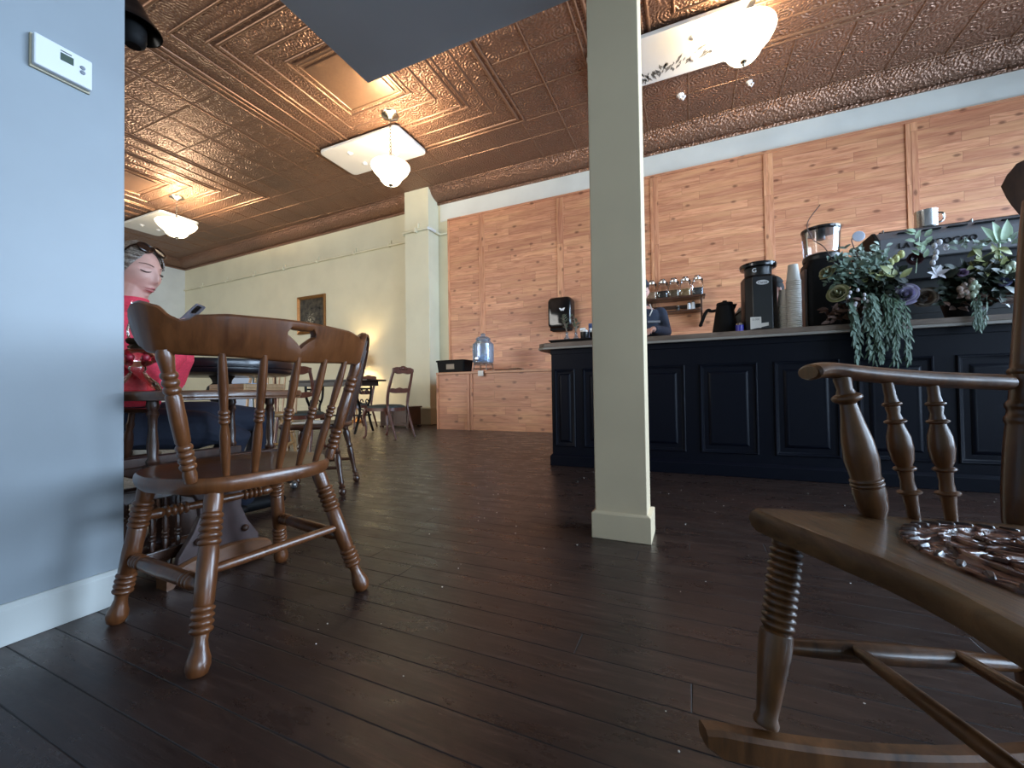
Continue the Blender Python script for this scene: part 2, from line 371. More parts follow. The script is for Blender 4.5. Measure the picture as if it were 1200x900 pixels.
# cove along the long wall and the end wall
def cove_profile(n=10):
    pr = [(-.02, 4.70), (.03, 4.70), (.045, 4.715), (.045, 4.735), (.03, 4.75)]
    for i in range(n+1):
        a = math.pi/2*i/n; q = i/n; pr.append((.03+.27*(.75*math.sin(a)+.25*q), 4.75+.165*(.75*(1-math.cos(a))+.25*q)))
    pr += [(.32, 4.915), (.335, 4.93), (.335, 4.96), (-.02, 4.96)]
    return pr
rings = []
for (x, y) in WPTS: rings.append([(x, y-d, z) for d, z in cove_profile()])
g = G(); g.loft(rings); struct(g.obj('cove_back', MAT['tincove'], None, True, 30))
rings = []
for y in (7.8, YF): rings.append([(XL+d, y, z) for d, z in cove_profile()])
g = G(); g.loft(rings); struct(g.obj('cove_left', MAT['tincove'], None, True, 30))
# baseboards
def board(g, pts, h, t, cap=.03):
    for (a, b), (c, d) in zip(pts, pts[1:]):
        L = math.hypot(c-a, d-b); an = math.atan2(d-b, c-a); M = Matrix.Translation((a, b, 0)) @ Matrix.Rotation(an, 4, 'Z')
        g.box2((-.0, -t, 0), (L, .001, h-cap), M); g.box2((0, -t*1.5, h-cap), (L, .001, h-cap*.45), M); g.box2((0, -t*.7, h-cap*.45), (L, .001, h), M); g.box2((0, -t*1.6, 0), (L, .001, .03), M)
g = G(); board(g, [(XL, 7.75), (-5.3, 7.4), (-4.0, 7.4)], .36, .025); struct(g.obj('baseboard_back', MAT['creamtrim'], None, False, bevel=.004))
g = G(); board(g, [(XL, YF), (XL, 7.75)], .36, .025); struct(g.obj('baseboard_left', MAT['creamtrim'], None, False))
# pilaster
PX0, PX1, PY = -5.56, -4.95, 7.03
g = G(); g.box2((PX0, PY, 0), (PX1, 7.5, 4.955)); pil = struct(g.obj('pilaster_column', MAT['cream'], None, False, bevel=.006))
g = G()
for z0, z1, t in ((0, .03, .035), (.03, .31, .02), (.31, .34, .032), (.34, .365, .012)): g.box2((PX0-t, PY-t, z0), (PX1+t, 7.39, z1))
g.obj('baseboard', MAT['creamtrim'], pil, False, bevel=.004)
# wood panelling and battens
WT = 4.33
g = G(); g.box2((-4.66, 7.372, 0), (XR, 7.402, WT)); pan = struct(g.obj('wall_panel', MAT['cedar'], None, False))
for x in (-3.885, -2.215, -.53, 1.15, 2.85, 4.5):
    b = G(); b.box2((x-.065, 7.360, 0), (x-.004, 7.374, WT-.03)); b.box2((x+.004, 7.360, 0), (x+.065, 7.374, WT-.03)); b.box2((x-.006, 7.358, 0), (x+.006, 7.374, WT-.03)); b.obj('batten', MAT['batten'], pan, False, bevel=.003)
b = G(); b.box2((-4.69, 7.345, 0), (-4.655, 7.40, WT)); b.obj('edge_trim', MAT['batten'], pan, False)
b = G(); b.box2((-4.69, 7.345, WT-.03), (XR, 7.40, WT+.01)); b.obj('top_trim', MAT['cedar'], pan, False)
# grey paint band above the panelling
g = G(); g.box2((-4.9, 7.394, WT), (XR, 7.4005, 4.72)); struct(g.obj('wall_strip', MAT['greywhite'], None, False))
# free standing post
g = G(); g.box2((-.413, 1.85, 0), (-.187, 1.99, ZC)); post = struct(g.obj('painted_column', MAT['column'], None, False, bevel=.004))
g = G(); g.box2((-.428, 1.836, 0), (-.171, 2.03, .112)); g.loft([[(-.428, 1.836, .112), (-.171, 1.836, .112), (-.171, 2.03, .112), (-.428, 2.03, .112)], [(-.415, 1.849, .120), (-.185, 1.849, .120), (-.185, 2.0, .120), (-.415, 2.0, .120)]])
g.obj('baseboard', MAT['column'], post, False, bevel=.003)
# partition wall and soffit
g = G(); g.box2((-1.84, YF, 0), (-1.716, .716, 2.5)); struct(g.obj('partition_wall', MAT['partition'], None, False, bevel=.003))
g = G(); g.box2((-1.717, YF, 0), (-1.700, .718, .098)); g.loft([[(-1.717, YF, .098), (-1.700, YF, .098), (-1.700, .718, .098), (-1.717, .718, .098)], [(-1.717, YF, .110), (-1.709, YF, .110), (-1.709, .718, .110), (-1.717, .718, .110)]]); struct(g.obj('baseboard_front', MAT['trimwhite'], None, False, bevel=.002))
g = G(); g.box2((-1.72, YF, 2.5), (XR-.25, 1.848, 2.8)); struct(g.obj('soffit_ceiling', MAT['soffit'], None, False, bevel=.003))

# ------------------------------------------------------------------ pressed tin mouldings
def rib(g, a, b, w=.035, h=.02):
    a = Vector((a[0], a[1], ZC+.003)); b = Vector((b[0], b[1], ZC+.003))
    d = (b-a).normalized(); s = Vector((-d.y, d.x, 0))*w/2
    def ring(c): return [c+s*math.cos(t)-Vector((0, 0, h*math.sin(t))) for t in [math.pi*k/6 for k in range(7)]]
    g.loft([ring(a-d*w/2), ring(b+d*w/2)])
def frame_ribs(g, cx, cy, hx, hy, w=.035, h=.02):
    P = [(cx-hx, cy-hy), (cx+hx, cy-hy), (cx+hx, min(cy+hy, 7.0)), (cx-hx, min(cy+hy, 7.0))]
    for i in range(4):
        if i == 2 and cy+hy > 7.0: continue
        rib(g, P[i], P[(i+1) % 4], w, h)
g = G()
for cx in (-10.1, -4.15, .7):
    cy = 4.15
    for h_, w, t in ((.46, .05, .03), (.56, .035, .02), (.80, .035, .02), (1.08, .04, .022), (1.16, .03, .02), (1.42, .03, .016), (1.72, .045, .024), (1.80, .03, .018)):
        frame_ribs(g, cx, cy, h_*1.0, h_, w, t)
    # raised centre field, stepped
    for k, (s, z) in enumerate(((.50, .018), (.40, .035))):
        g.box((cx, cy, ZC-z/2), (2*s, 2*s, z))
        for sx in (-1, 1): pass
# bead rows between the frames
for cx in (-4.15, .7):
    for hh in (.66, 1.29):
        n = int(2*hh/.045)
        for i in range(n+1):
            for s in (-1, 1):
                for p in ((cx-hh+2*hh*i/n, 4.15+s*hh), (cx+s*hh, 4.15-hh+2*hh*i/n)): g.ball((p[0], p[1], ZC), (.012, .012, .012), 6, 4)
struct(g.obj('trim_1', MAT['tinplain'], None, True, 50))
# field of plates: ribs running towards the wall and across
g = G()
xs = []
x = XL+.3
while x < XR:
    xs.append(x); x += .61
for x in xs:
    inside = any(abs(x-c) < 1.82 for c in (-10.1, -4.15, .7))
    if inside: rib(g, (x, 5.97), (x, 7.1), .022, .012); rib(g, (x, YF), (x, 2.33), .022, .012)
    else: rib(g, (x, YF), (x, 7.1), .024, .014)
for y in (6.42, 7.06, 1.7, .9, -.2): rib(g, (XL, y), (XR, y), .02, .012)
for a, b in ((XL, -11.95), (-8.25, -6.0), (-2.3, -1.15), (2.55, XR)):
    for y in (2.33, 2.95, 3.55, 4.15, 4.75, 5.35, 5.97): rib(g, (a, y), (b, y), .022, .012)
# fluted strips
for cx in (-4.15,):
    for i in range(24):
        xx = cx-2.3+i*.09
        if xx < cx-.3: rib(g, (xx, 2.02), (xx, 2.28), .02, .010)
    for i in range(26): rib(g, (cx-2.32, 2.4+i*.09), (cx-2.08, 2.4+i*.09), .02, .010)
struct(g.obj('trim_2', MAT['tinplain'], None, True, 50))

# ------------------------------------------------------------------ things fixed to the room
# thermostat on the partition
t = thing('thermostat', 'white wall thermostat with small grey screen on pale partition wall', 'thermostat', (-1.716, .563, 1.662), R_(90))
# local: x along +Y world, y = -X world (into wall), z up
g = G(); g.box2((-.064, -.008, -.048), (.064, .0, .050)); g.obj('back_plate', flat('aged ivory plastic', (186, 176, 150), .5), t, False, bevel=.002)
g = G(); g.box2((-.061, -.026, -.043), (.063, -.007, .047)); g.obj('body', MAT['white'], t, False, bevel=.004)
g = G(); g.box2((-.008, -.0275, .004), (.020, -.025, .026)); g.obj('screen', MAT['screen'], t, False)
for z in (.012, -.002):
    g = G(); g.lathe([(0, .006), (.7, .006), (1, .004)], (.040, -.025, z), (.040, -.030, z), 12, sy=1.0); g.obj('button', flat('grey button', (128, 134, 142), .5), t)
g = G(); g.box2((-.008, -.0268, .031), (.016, -.0255, .0335)); g.obj('printed_mark', MAT['blackmat'], t, False)
# black lamp hung high on the end of the partition
t = thing('wall_lamp', 'black metal lamp with flared shade fixed high at the end of the partition', 'lamp', (-1.815, .717, 2.0)); t.scale = (.74,)*3
g = G(); g.box2((-.03, 0, -.03), (.03, .012, .16)); g.tube([(0, .01, .12), (0, .05, .15), (0, .085, .13), (0, .085, .09)], .009, 8); g.obj('bracket', MAT['blackmetal'], t)
sh = [(0, .018), (.12, .035), (.4, .055), (.72, .085), (.9, .105), (1, .112)]
g = G(); g.lathe(sh+[(1.0, .107), (.9, .10), (.7, .078), (.4, .05), (.15, .03)], (0, .085, .13), (0, .085, -.015), 28); g.obj('shade', MAT['blackmetal'], t)
g = G(); g.lathe([(0, .03), (.1, .045), (.3, .052), (.7, .052), (.9, .045), (1, .03)], (0, .085, .03), (0, .085, -.10), 22); g.obj('globe', MAT['blackmat'], t)
# conduit along the wall
g = G(); ZP = 4.05
def wp(x): return (x, wall_y(x)-.035, ZP)
path = [(XL+.05, 7.71, ZP), wp(-12), wp(-9), wp(-7), wp(-5.66), (-5.61, 7.36, ZP), (-5.60, 7.02, ZP), (-5.57, 6.995, ZP+.02), (-5.2, 6.99, ZP+.02), (-4.95, 6.99, ZP+.02), (-4.915, 7.02, ZP+.02), (-4.905, 7.3, ZP+.01), (-4.88, 7.36, ZP), (-4.70, 7.365, ZP)]
g.tube(path, .026, 10); cond = g.obj('conduit_pipe', MAT['cream'], None)
tag(cond, 'cream painted conduit pipe running high along the cream wall and around the pilaster', 'pipe')
for x in (-13.9, -12.6, -11.3, -10.0, -8.7, -7.4, -6.3):
    p = wp(x); g = G(); g.box2((x-.02, p[1]-.035, p[2]-.04), (x+.02, wall_y(x)-.004, p[2]+.04)); g.box2((x+.02, p[1]+.0, p[2]+.03), (x+.05, wall_y(x)-.004, p[2]+.12)); g.obj('pipe_clip', MAT['creamtrim'], cond, False, bevel=.004)
g = G(); g.box2((-5.27, 6.955, ZP-.03), (-5.22, 7.029, ZP+.07)); g.box2((-5.21, 6.985, ZP+.05), (-5.18, 7.029, ZP+.17)); g.obj('pipe_clip', MAT['creamtrim'], cond, False, bevel=.004)
g = G(); g.tube([(-4.95, 6.99, ZP+.02), (-4.915, 7.02, ZP+.02), (-4.905, 7.2, ZP+.015)], .034, 10); g.obj('elbow', MAT['trimwhite'], cond)
# framed picture
px0, px1, pz0, pz1 = -9.42, -8.42, 2.22, 3.20
yw = wall_y(-8.9)
t = thing('framed_picture', 'gilt framed dark still life picture hanging on the far cream wall', 'picture', ((px0+px1)/2, yw, (pz0+pz1)/2))
hw, hh, fw = .5, .49, .085
g = G()
prof = [(0, 0), (.0, -.05), (.02, -.07), (.05, -.055), (.075, -.04), (.085, -.02), (.085, 0)]
def rect_ring(o): return [(-hw+o, -hh+o), (hw-o, -hh+o), (hw-o, hh-o), (-hw+o, hh-o)]
rr = [[(x, y, z) for o, y in [p] for x, z in rect_ring(o)] for p in prof]
g.loft(rr, cap=False); g.obj('frame', MAT['gold'], t, True, 30)
k = M_('dark still life'); c = k.coord(); s = k.n('SeparateXYZ', None, Vector=c); n = k.noise(c, 9, 5)
blob = k.n('TexGradient', {'gradient_type': 'SPHERICAL'}, Vector=k.n('Mapping', None, Vector=c, Location=(.25, 0, .55), Scale=(5.0, 1, 3.6)).outputs[0]).outputs[1]
colr = k.ramp(n, [(.35, lin((40, 36, 30))), (.7, lin((86, 78, 64)))]); colr = k.mix(k.math('MULTIPLY', k.math('MULTIPLY', blob, k.math('GREATER_THAN', k.noise(c, 26, 3), .52)), .9), colr, lin((186, 176, 152)))
pm = k.bsdf(Base_Color=colr, Roughness=.18)
g = G(); g.box2((-hw+.07, -.022, -hh+.07), (hw-.07, -.012, hh-.07)); g.obj('canvas', pm, t, False)
# white panels hung under the ceiling
def ceiling_panel(x0, x1, y0, y1, z, label, deco=False):
    cx, cy = (x0+x1)/2, (y0+y1)/2
    t = thing('ceiling_panel', label, 'panel', (cx, cy, z), 0, 'white panels under the tin ceiling')
    a, b, r = (x1-x0)/2, (y1-y0)/2, .09; poly = []
    for sx, sy, st in ((1, 1, 0), (-1, 1, 90), (-1, -1, 180), (1, -1, 270)):
        for k in range(6):
            an = R_(st+90*k/5); poly.append((sx*(a-r)+r*math.cos(an), sy*(b-r)+r*math.sin(an)))
    g = G(); g.prism(poly, 0, .05); g.obj('board', MAT['offwhite'], t, False, bevel=.008)
    for sx in (-1, 1):
        for sy in (-1, 1):
            g = G(); g.lathe([(0, .05), (.25, .05), (.5, .04), (.8, .018), (1, .012)], (sx*a*.42, sy*b*.42, .001), (sx*a*.42, sy*b*.42, -.03), 16); g.obj('standoff', MAT['white'], t)
            g = G(); g.tube([(sx*a*.42, sy*b*.42, .04), (sx*a*.42, sy*b*.42, ZC-z+.02)], .012, 8); g.obj('rod', MAT['nickel'], t)
    if deco:
        rnd = random.Random(3); g = G()
        for k in range(110):
            u = rnd.random(); ang = u*2.2-.3; x = -a*.7+u*a*1.5+rnd.uniform(-.06, .06); y = b*.9-(.55*b*(1-(2*u-1)**2))-rnd.uniform(0, .2)+.1*math.sin(u*9)
            y = max(-b*.2, min(b*.86, b*.95-u*b*.9+rnd.uniform(-.1, .1)))
            L = rnd.uniform(.05, .13); d = Vector((math.cos(ang+rnd.uniform(-.6, .6)+1.0), math.sin(ang+1.0+rnd.uniform(-.5, .5)), 0)); n_ = Vector((-d.y, d.x, 0)); c0 = Vector((x, y, -.0015))
            g.add([c0-d*L/2, c0-n_*L*.14, c0+d*L/2, c0+n_*L*.14], [(0, 1, 2, 3)])
        g.obj('leaf_motif', flat('grey leaf motif', (120, 118, 112), .6), t, False)
    return t
ceiling_panel(-12.75, -10.95, 5.2, 6.02, 4.86, 'white ceiling panel above the woman, at the far end of the room')
ceiling_panel(-5.87, -4.18, 5.1, 5.93, 4.86, 'plain white ceiling panel with four studs beside the middle pendant')
ceiling_panel(-1.15, .62, 5.05, 5.86, 4.86, 'white ceiling panel with grey leaf decoration beside the column', True)
# pendants
def pendant(x, y, zc, rim, bot, rad, label, watt=85):
    t = thing('pendant_light', label, 'light', (x, y, zc), 0, 'frosted bowl pendants under the tin ceiling')
    g = G(); g.lathe([(0, .13), (.2, .14), (.45, .13), (.7, .07), (.85, .05), (1, .025)], (0, 0, .018), (0, 0, -.075), 24); g.obj('ceiling_rose', MAT['nickel'], t)
    zr = rim-zc; zb = bot-zc
    g = G(); n = max(5, int((-.08-(zr+.10))/.05)); L = (zr+.10+.075)/n
    for i in range(n):
        z0 = -.075+L*i; c = Vector((0, 0, z0+L/2)); u = Vector((1, 0, 0)) if i % 2 else Vector((0, 1, 0)); pts = []
        for k in range(10):
            a = 2*math.pi*k/10; pts.append(c+u*(.014*math.cos(a))+Vector((0, 0, abs(L)*.62*math.sin(a))))
        g.tube(pts, .005, 5, True)
    g.tube([(.012, 0, -.05), (.012, .0, zr+.1)], .004, 5); g.obj('chain', MAT['nickel'], t)
    g = G(); g.lathe([(0, .012), (.2, .03), (.5, .045), (1, .05)], (0, 0, zr+.115), (0, 0, zr+.02), 14)
    for k in range(3):
        a = 2*math.pi*k/3; g.tube([(.03*math.cos(a), .03*math.sin(a), zr+.06), (rad*.55*math.cos(a), rad*.55*math.sin(a), zr+.05), (rad*.93*math.cos(a), rad*.93*math.sin(a), zr+.012)], .007, 6)
    g.obj('fitter', MAT['nickel'], t)
    H = zb-zr
    pr = [(0, rad), (.05, rad*1.01), (.12, rad*.98), (.3, rad*.88), (.48, rad*.72), (.6, rad*.60), (.78, rad*.52), (.92, rad*.40), (.98, rad*.2), (1, .03)]
    inner = [(u*.985-.0, r-.012) for u, r in reversed(pr[:-1])]
    g = G(); g.lathe(pr+[(.97, .02)]+inner, (0, 0, zr), (0, 0, zb), 32, cap=False); g.obj('glass_bowl', MAT['bowl'], t)
    g = G(); g.lathe([(0, .035), (.3, .032), (.45, .014), (.6, .02), (.8, .016), (1, .004)], (0, 0, zb+.012), (0, 0, zb-.06), 14); g.obj('finial', MAT['nickel'], t)
    l = bpy.data.lights.new('pendant bulb', 'POINT'); l.energy = watt; l.color = (1.0, .80, .56); l.shadow_soft_size = .09
    lo = bpy.data.objects.new('bulb', l); COL.objects.link(lo); lo.parent = t; lo.location = (0, 0, zr+H*.12)
pendant(-10.07, 5.08, ZC, 4.38, 4.08, .36, 'lit bowl pendant above the woman, deepest in the room')
pendant(-4.17, 4.95, ZC, 4.15, 3.86, .29, 'lit bowl pendant hanging on a chain in the middle of the tin ceiling')
pendant(.60, 5.16, ZC, 4.62, 4.30, .32, 'lit bowl pendant close to the ceiling above the bar, past the column', 42)
# loose plaster chips / ceiling eyes
for (x, y, s, lab) in ((-.07, 6.4, .06, 'white torn ceiling fitting above the wood wall beside the column'), (.82, 6.53, .045, 'small white ceiling hook between bowl pendant and copper cove')):
    g = G(); g.lathe([(0, s), (.3, s*.9), (.6, s*.4), (1, s*.3)], (x, y, ZC+.01), (x, y, ZC-.05), 9); g.tube([(x, y, ZC-.03), (x+s*.6, y, ZC-.07), (x+s, y-.01, ZC-.04)], s*.28, 6, ends=True)
    tag(g.obj('ceiling_hook', MAT['white'], None), lab, 'hook')
# crumbs on the floor
rnd = random.Random(11); g = G()
for k in range(110):
    x, y = rnd.uniform(-1.4, 1.6), rnd.uniform(.75, 3.3); s = rnd.uniform(.0012, .003)
    g.ball((x, y, s*.6), (s*rnd.uniform(.7, 1.6), s, s*.7), 5, 3)
tag(g.obj('crumbs', MAT['paper'], None), 'scattered white crumbs on the dark plank floor', 'crumbs', None, 'stuff')
# ================================================================== CHAIRS AND TABLES
LEG = [(0, .014), (.012, .021), (.05, .026), (.085, .025), (.13, .019), (.17, .0155), (.205, .017)]+beads(.21, .35, 4, .0195, .0255)+[(.36, .022), (.5, .0235), (.66, .0225)]+beads(.67, .86, 5, .0205, .0265)+[(.875, .0215), (.93, .0225), (1, .021)]
def seat_mesh(out, z0, z1, dish=.008, n=3):
    """rounded slab with a dished top; out = outline from above"""
    c = Vector((sum(p[0] for p in out)/len(out), sum(p[1] for p in out)/len(out)))
    def ring(s, z): return [(c.x+(p[0]-c.x)*s, c.y+(p[1]-c.y)*s, z) for p in out]
    h = z1-z0; g = G()
    g.loft([ring(.90, z0), ring(.955, z0+.002), ring(.985, z0+h*.25), ring(1, z0+h*.55), ring(.992, z0+h*.82), ring(.97, z1-.001), ring(.93, z1), ring(.80, z1-dish*.7), ring(.5, z1-dish), ring(.1, z1-dish)])
    return g
def superellipse(hw_b, hw_m, hw_f, yb, yf, n=56, e=3.2):
    out = []
    for k in range(n):
        a = 2*math.pi*k/n; cx, sy = math.cos(a), math.sin(a)
        x = abs(cx)**(2/e)*(1 if cx > 0 else -1); y = abs(sy)**(2/e)*(1 if sy > 0 else -1)
        yy = y*(yf if y > 0 else -yb); w = hw_m+(hw_f-hw_m)*max(y, 0)+(hw_b-hw_m)*max(-y, 0)
        out.append((x*w, yy))
    return out
# ---- the big near chair
t = thing('dining_chair', 'amber brown wooden chair with turned legs and heart cut-out crest, beside the pale partition', 'chair', (-1.339, .857, 0), R_(83.9))
CH_ = MAT['chair']
seat_mesh(superellipse(.215, .255, .235, -.235, .225), .402, .447, .010).obj('seat', CH_, t)
for (fx, fy, tx, ty) in ((-.241, -.284, -.152, -.168), (.241, -.284, .152, -.168), (-.247, .20, -.189, .143), (.247, .20, .189, .143)):
    g = G(); g.lathe(LEG, (fx, fy, 0), (tx, ty, .412), 20); g.obj('leg', CH_, t)
def legpt(f, tp, z): u = z/.412; return (f[0]+(tp[0]-f[0])*u, f[1]+(tp[1]-f[1])*u, z)
BN, BF, FN, FF = ((-.241, -.284), (-.152, -.168)), ((.241, -.284), (.152, -.168)), ((-.247, .20), (-.189, .143)), ((.247, .20), (.189, .143))
side = [(0, .012), (.06, .015)]+beads(.08, .2, 3, .0165, .021)+[(.22, .019), (.5, .0205), (.74, .019)]+beads(.76, .88, 3, .0165, .021)+[(.94, .015), (1, .012)]
for a, b in ((BN, FN), (BF, FF)):
    g = G(); g.lathe(side, legpt(*b, .185), legpt(*a, .185), 16); g.obj('stretcher', CH_, t)
g = G(); g.lathe([(0, .010), (.1, .0125), (.5, .0135), (.9, .0125), (1, .010)], legpt(*BN, .218), legpt(*BF, .218), 14); g.obj('stretcher', CH_, t)
g = G(); g.lathe([(0, .008), (.05, .012), (.1, .017), (.13, .015)]+beads(.14, .30, 4, .011, .019)+[(.32, .0125), (.5, .015), (.68, .0125)]+beads(.70, .86, 4, .011, .019)+[(.87, .015), (.9, .017), (.95, .012), (1, .008)], legpt(*FN, .305), legpt(*FF, .305), 16); g.obj('stretcher', CH_, t)
ARC = catmull([(-.305, -.15), (-.283, -.216), (-.16, -.283), (0, -.308), (.16, -.283), (.283, -.216), (.305, -.15)], 16)
def arc_at(x):
    best = None
    for a, b in zip(ARC[8:-8], ARC[9:-7]):
        if a.x <= x <= b.x:
            u = (x-a.x)/max(b.x-a.x, 1e-6); return a.lerp(b, u)
    return ARC[0] if x < 0 else ARC[-1]
# posts and spindles
zp = .772
post_prof = [(0, .014), (.06, .0165)]+beads(.10, .30, 4, .014, .0195)+[(.32, .017), (.5, .0185), (.66, .0175)]+beads(.68, .84, 3, .0145, .019)+[(.88, .016), (.95, .019), (1, .014)]
sp_prof = [(0, .0085), (.2, .012), (.36, .0125), (.44, .009)]+beads(.45, .56, 3, .0095, .0135)+[(.58, .0095), (.75, .012), (.92, .010), (1, .008)]
for sx in (-1, 1):
    g = G(); g.lathe(post_prof, (sx*.202, -.16, .44), (sx*.280, -.214, zp+.006), 18); g.obj('back_post', CH_, t)
for xb in (-.132, -.066, 0, .066, .132):
    yb = -.205+.0*abs(xb)+(xb/.202)**2*.045; xt = xb*1.38; q = arc_at(xt)
    g = G(); g.lathe(sp_prof, (xb, yb, .44), (xt, q[1] if not hasattr(q, 'y') else q.y, zp), 14); g.obj('spindle', CH_, t)
# crest rail with scrolled ends and a heart cut-out
top_t = [(0, .828), (.004, .846), (.012, .862), (.025, .876), (.045, .886), (.062, .888), (.09, .880), (.125, .856), (.146, .847), (.163, .851), (.185, .862), (.28, .869), (.5, .872)]
bot_t = [(0, .826), (.004, .808), (.012, .793), (.025, .780), (.05, .769), (.10, .766), (.22, .764), (.5, .756)]
hole_t = [(0, .858), (.25, .850), (.5, .842), (.8, .850), (1, .838)]
n = len(ARC)-1; cols = []; L = [0]
for a, b in zip(ARC, ARC[1:]): L.append(L[-1]+(b-a).length)
g = G(); TH = .0125
def cres(i, z, side_):
    p = ARC[i]; a = ARC[max(i-1, 0)]; b = ARC[min(i+1, n)]; d = (b-a).normalized(); nn = Vector((d.y, -d.x)); lean = (z-.80)*.25
    q = Vector((p.x, p.y))+nn*(lean+side_*TH); return (q.x, q.y, z)
def piece(i0, i1, zb, zt):
    rings = []
    for i in range(i0, i1+1):
        b, tt = zb(i), zt(i)
        if tt-b < .004: m_ = (b+tt)/2; b, tt = m_-.002, m_+.002
        e = min(.006, (tt-b)/3)
        rings.append([cres(i, b+e, -1), cres(i, b, -.5), cres(i, b, .5), cres(i, b+e, 1), cres(i, tt-e, 1), cres(i, tt, .5), cres(i, tt, -.5), cres(i, tt-e, -1)])
    g.loft(rings)
def uu(i): return L[i]/L[-1]
def zt(i): u = uu(i); return lerp(top_t, u if u <= .5 else 1-u)
def zb(i): u = uu(i); return lerp(bot_t, u if u <= .5 else 1-u)
H0 = min(range(n+1), key=lambda i: abs(uu(i)-.445)); H1 = n-H0
def hw_(i): return abs(i-(n/2))/(n/2-H0)
def hole_top(i): v = hw_(i); return .846 if v < .55 else .846+.003*math.sin((v-.55)/.45*math.pi)-(.012*max(0, (v-.8)/.2)**2)
def hole_bot(i): v = hw_(i); return .800+.034*v**.8
piece(0, H0, zb, zt); piece(H1, n, zb, zt); piece(H0, H1, zb, hole_bot); piece(H0, H1, hole_top, zt)
g.obj('crest_rail', CH_, t, True, 50)

# ---- platform rocker
RK = MAT['rocker']
t = thing('rocking_chair', 'dark oak rocking chair with tooled leather seat panel and spiral turned leg', 'chair', RF(.70, .52), R_(113.8))
out = [(-.29, .235), (-.20, .225), (-.10, .205), (-.05, .195), (0, .192), (.05, .195), (.10, .205), (.20, .225), (.285, .238), (.298, .225), (.297, .19), (.285, 0), (.272, -.2), (.262, -.31), (.25, -.322), (0, -.335), (-.25, -.322), (-.262, -.31), (-.272, -.2), (-.285, 0), (-.297, .19), (-.298, .225)]
M = Matrix.Translation((0, 0, .43)) @ Matrix.Rotation(R_(3.6), 4, 'X') @ Matrix.Translation((0, -.235, -.43))
def tl(x, y, z): return M @ Vector((x, y, z))
g0 = seat_mesh(out[::-1], .386, .43, .002); g = G(); g.join(g0, Matrix.Translation((0, .235, 0)) if False else None)
TS = Matrix.Translation((0, .235, .43)) @ Matrix.Rotation(R_(3.6), 4, 'X') @ Matrix.Translation((0, -.235, -.43))
def sz(x, y): return (TS @ Vector((x, y, .43))).z
g = G(); g.join(g0, TS); g.obj('seat', MAT['rockerseat'], t)
# leather disc with tooled rim and tacks
g = G(); ring = lambda s, z: [TS @ Vector((.238*s*math.cos(2*math.pi*k/72), -.090+.205*s*math.sin(2*math.pi*k/72), .43+z)) for k in range(72)]
g.loft([ring(1.0, -.004), ring(1.0, .0015), ring(.985, .003), ring(.9, .0035), ring(.86, .002), ring(.82, .005), ring(.76, .0065), ring(.7, .003), ring(.4, .004), ring(.05, .004)])
lp = g.obj('leather_panel', MAT['leather'], t)
# raised scrolls
g = G()
for k in range(14):
    a0 = 2*math.pi*k/14
    pts = []
    for j in range(16):
        u = j/15; rr = .055*(1-u*.85); an = a0*2+u*7.5
        c = Vector((.115*math.cos(a0), -.09+.098*math.sin(a0))); p = (c.x+rr*math.cos(an), c.y+rr*math.sin(an)); pts.append(TS @ Vector((p[0], p[1], .4345)))
    g.tube(pts, [.0035*(1-.6*j/15)+.001 for j in range(16)], 6)
pts = [TS @ Vector((.185*math.cos(2*math.pi*k/60), -.09+.160*math.sin(2*math.pi*k/60), .4345)) for k in range(60)]; g.tube(pts, .0055, 6, True)
g.obj('tooling', MAT['leather'], lp)
g = G()
for k in range(40):
    a = 2*math.pi*k/40; p = TS @ Vector((.222*math.cos(a), -.09+.190*math.sin(a), .4325)); q = TS @ Vector((.234*math.cos(a+.05), -.09+.200*math.sin(a+.05), .4325))
    g.tube([p, q], [.006, .004], 6, ends=True)
g.obj('lacing', MAT['dark'], lp)
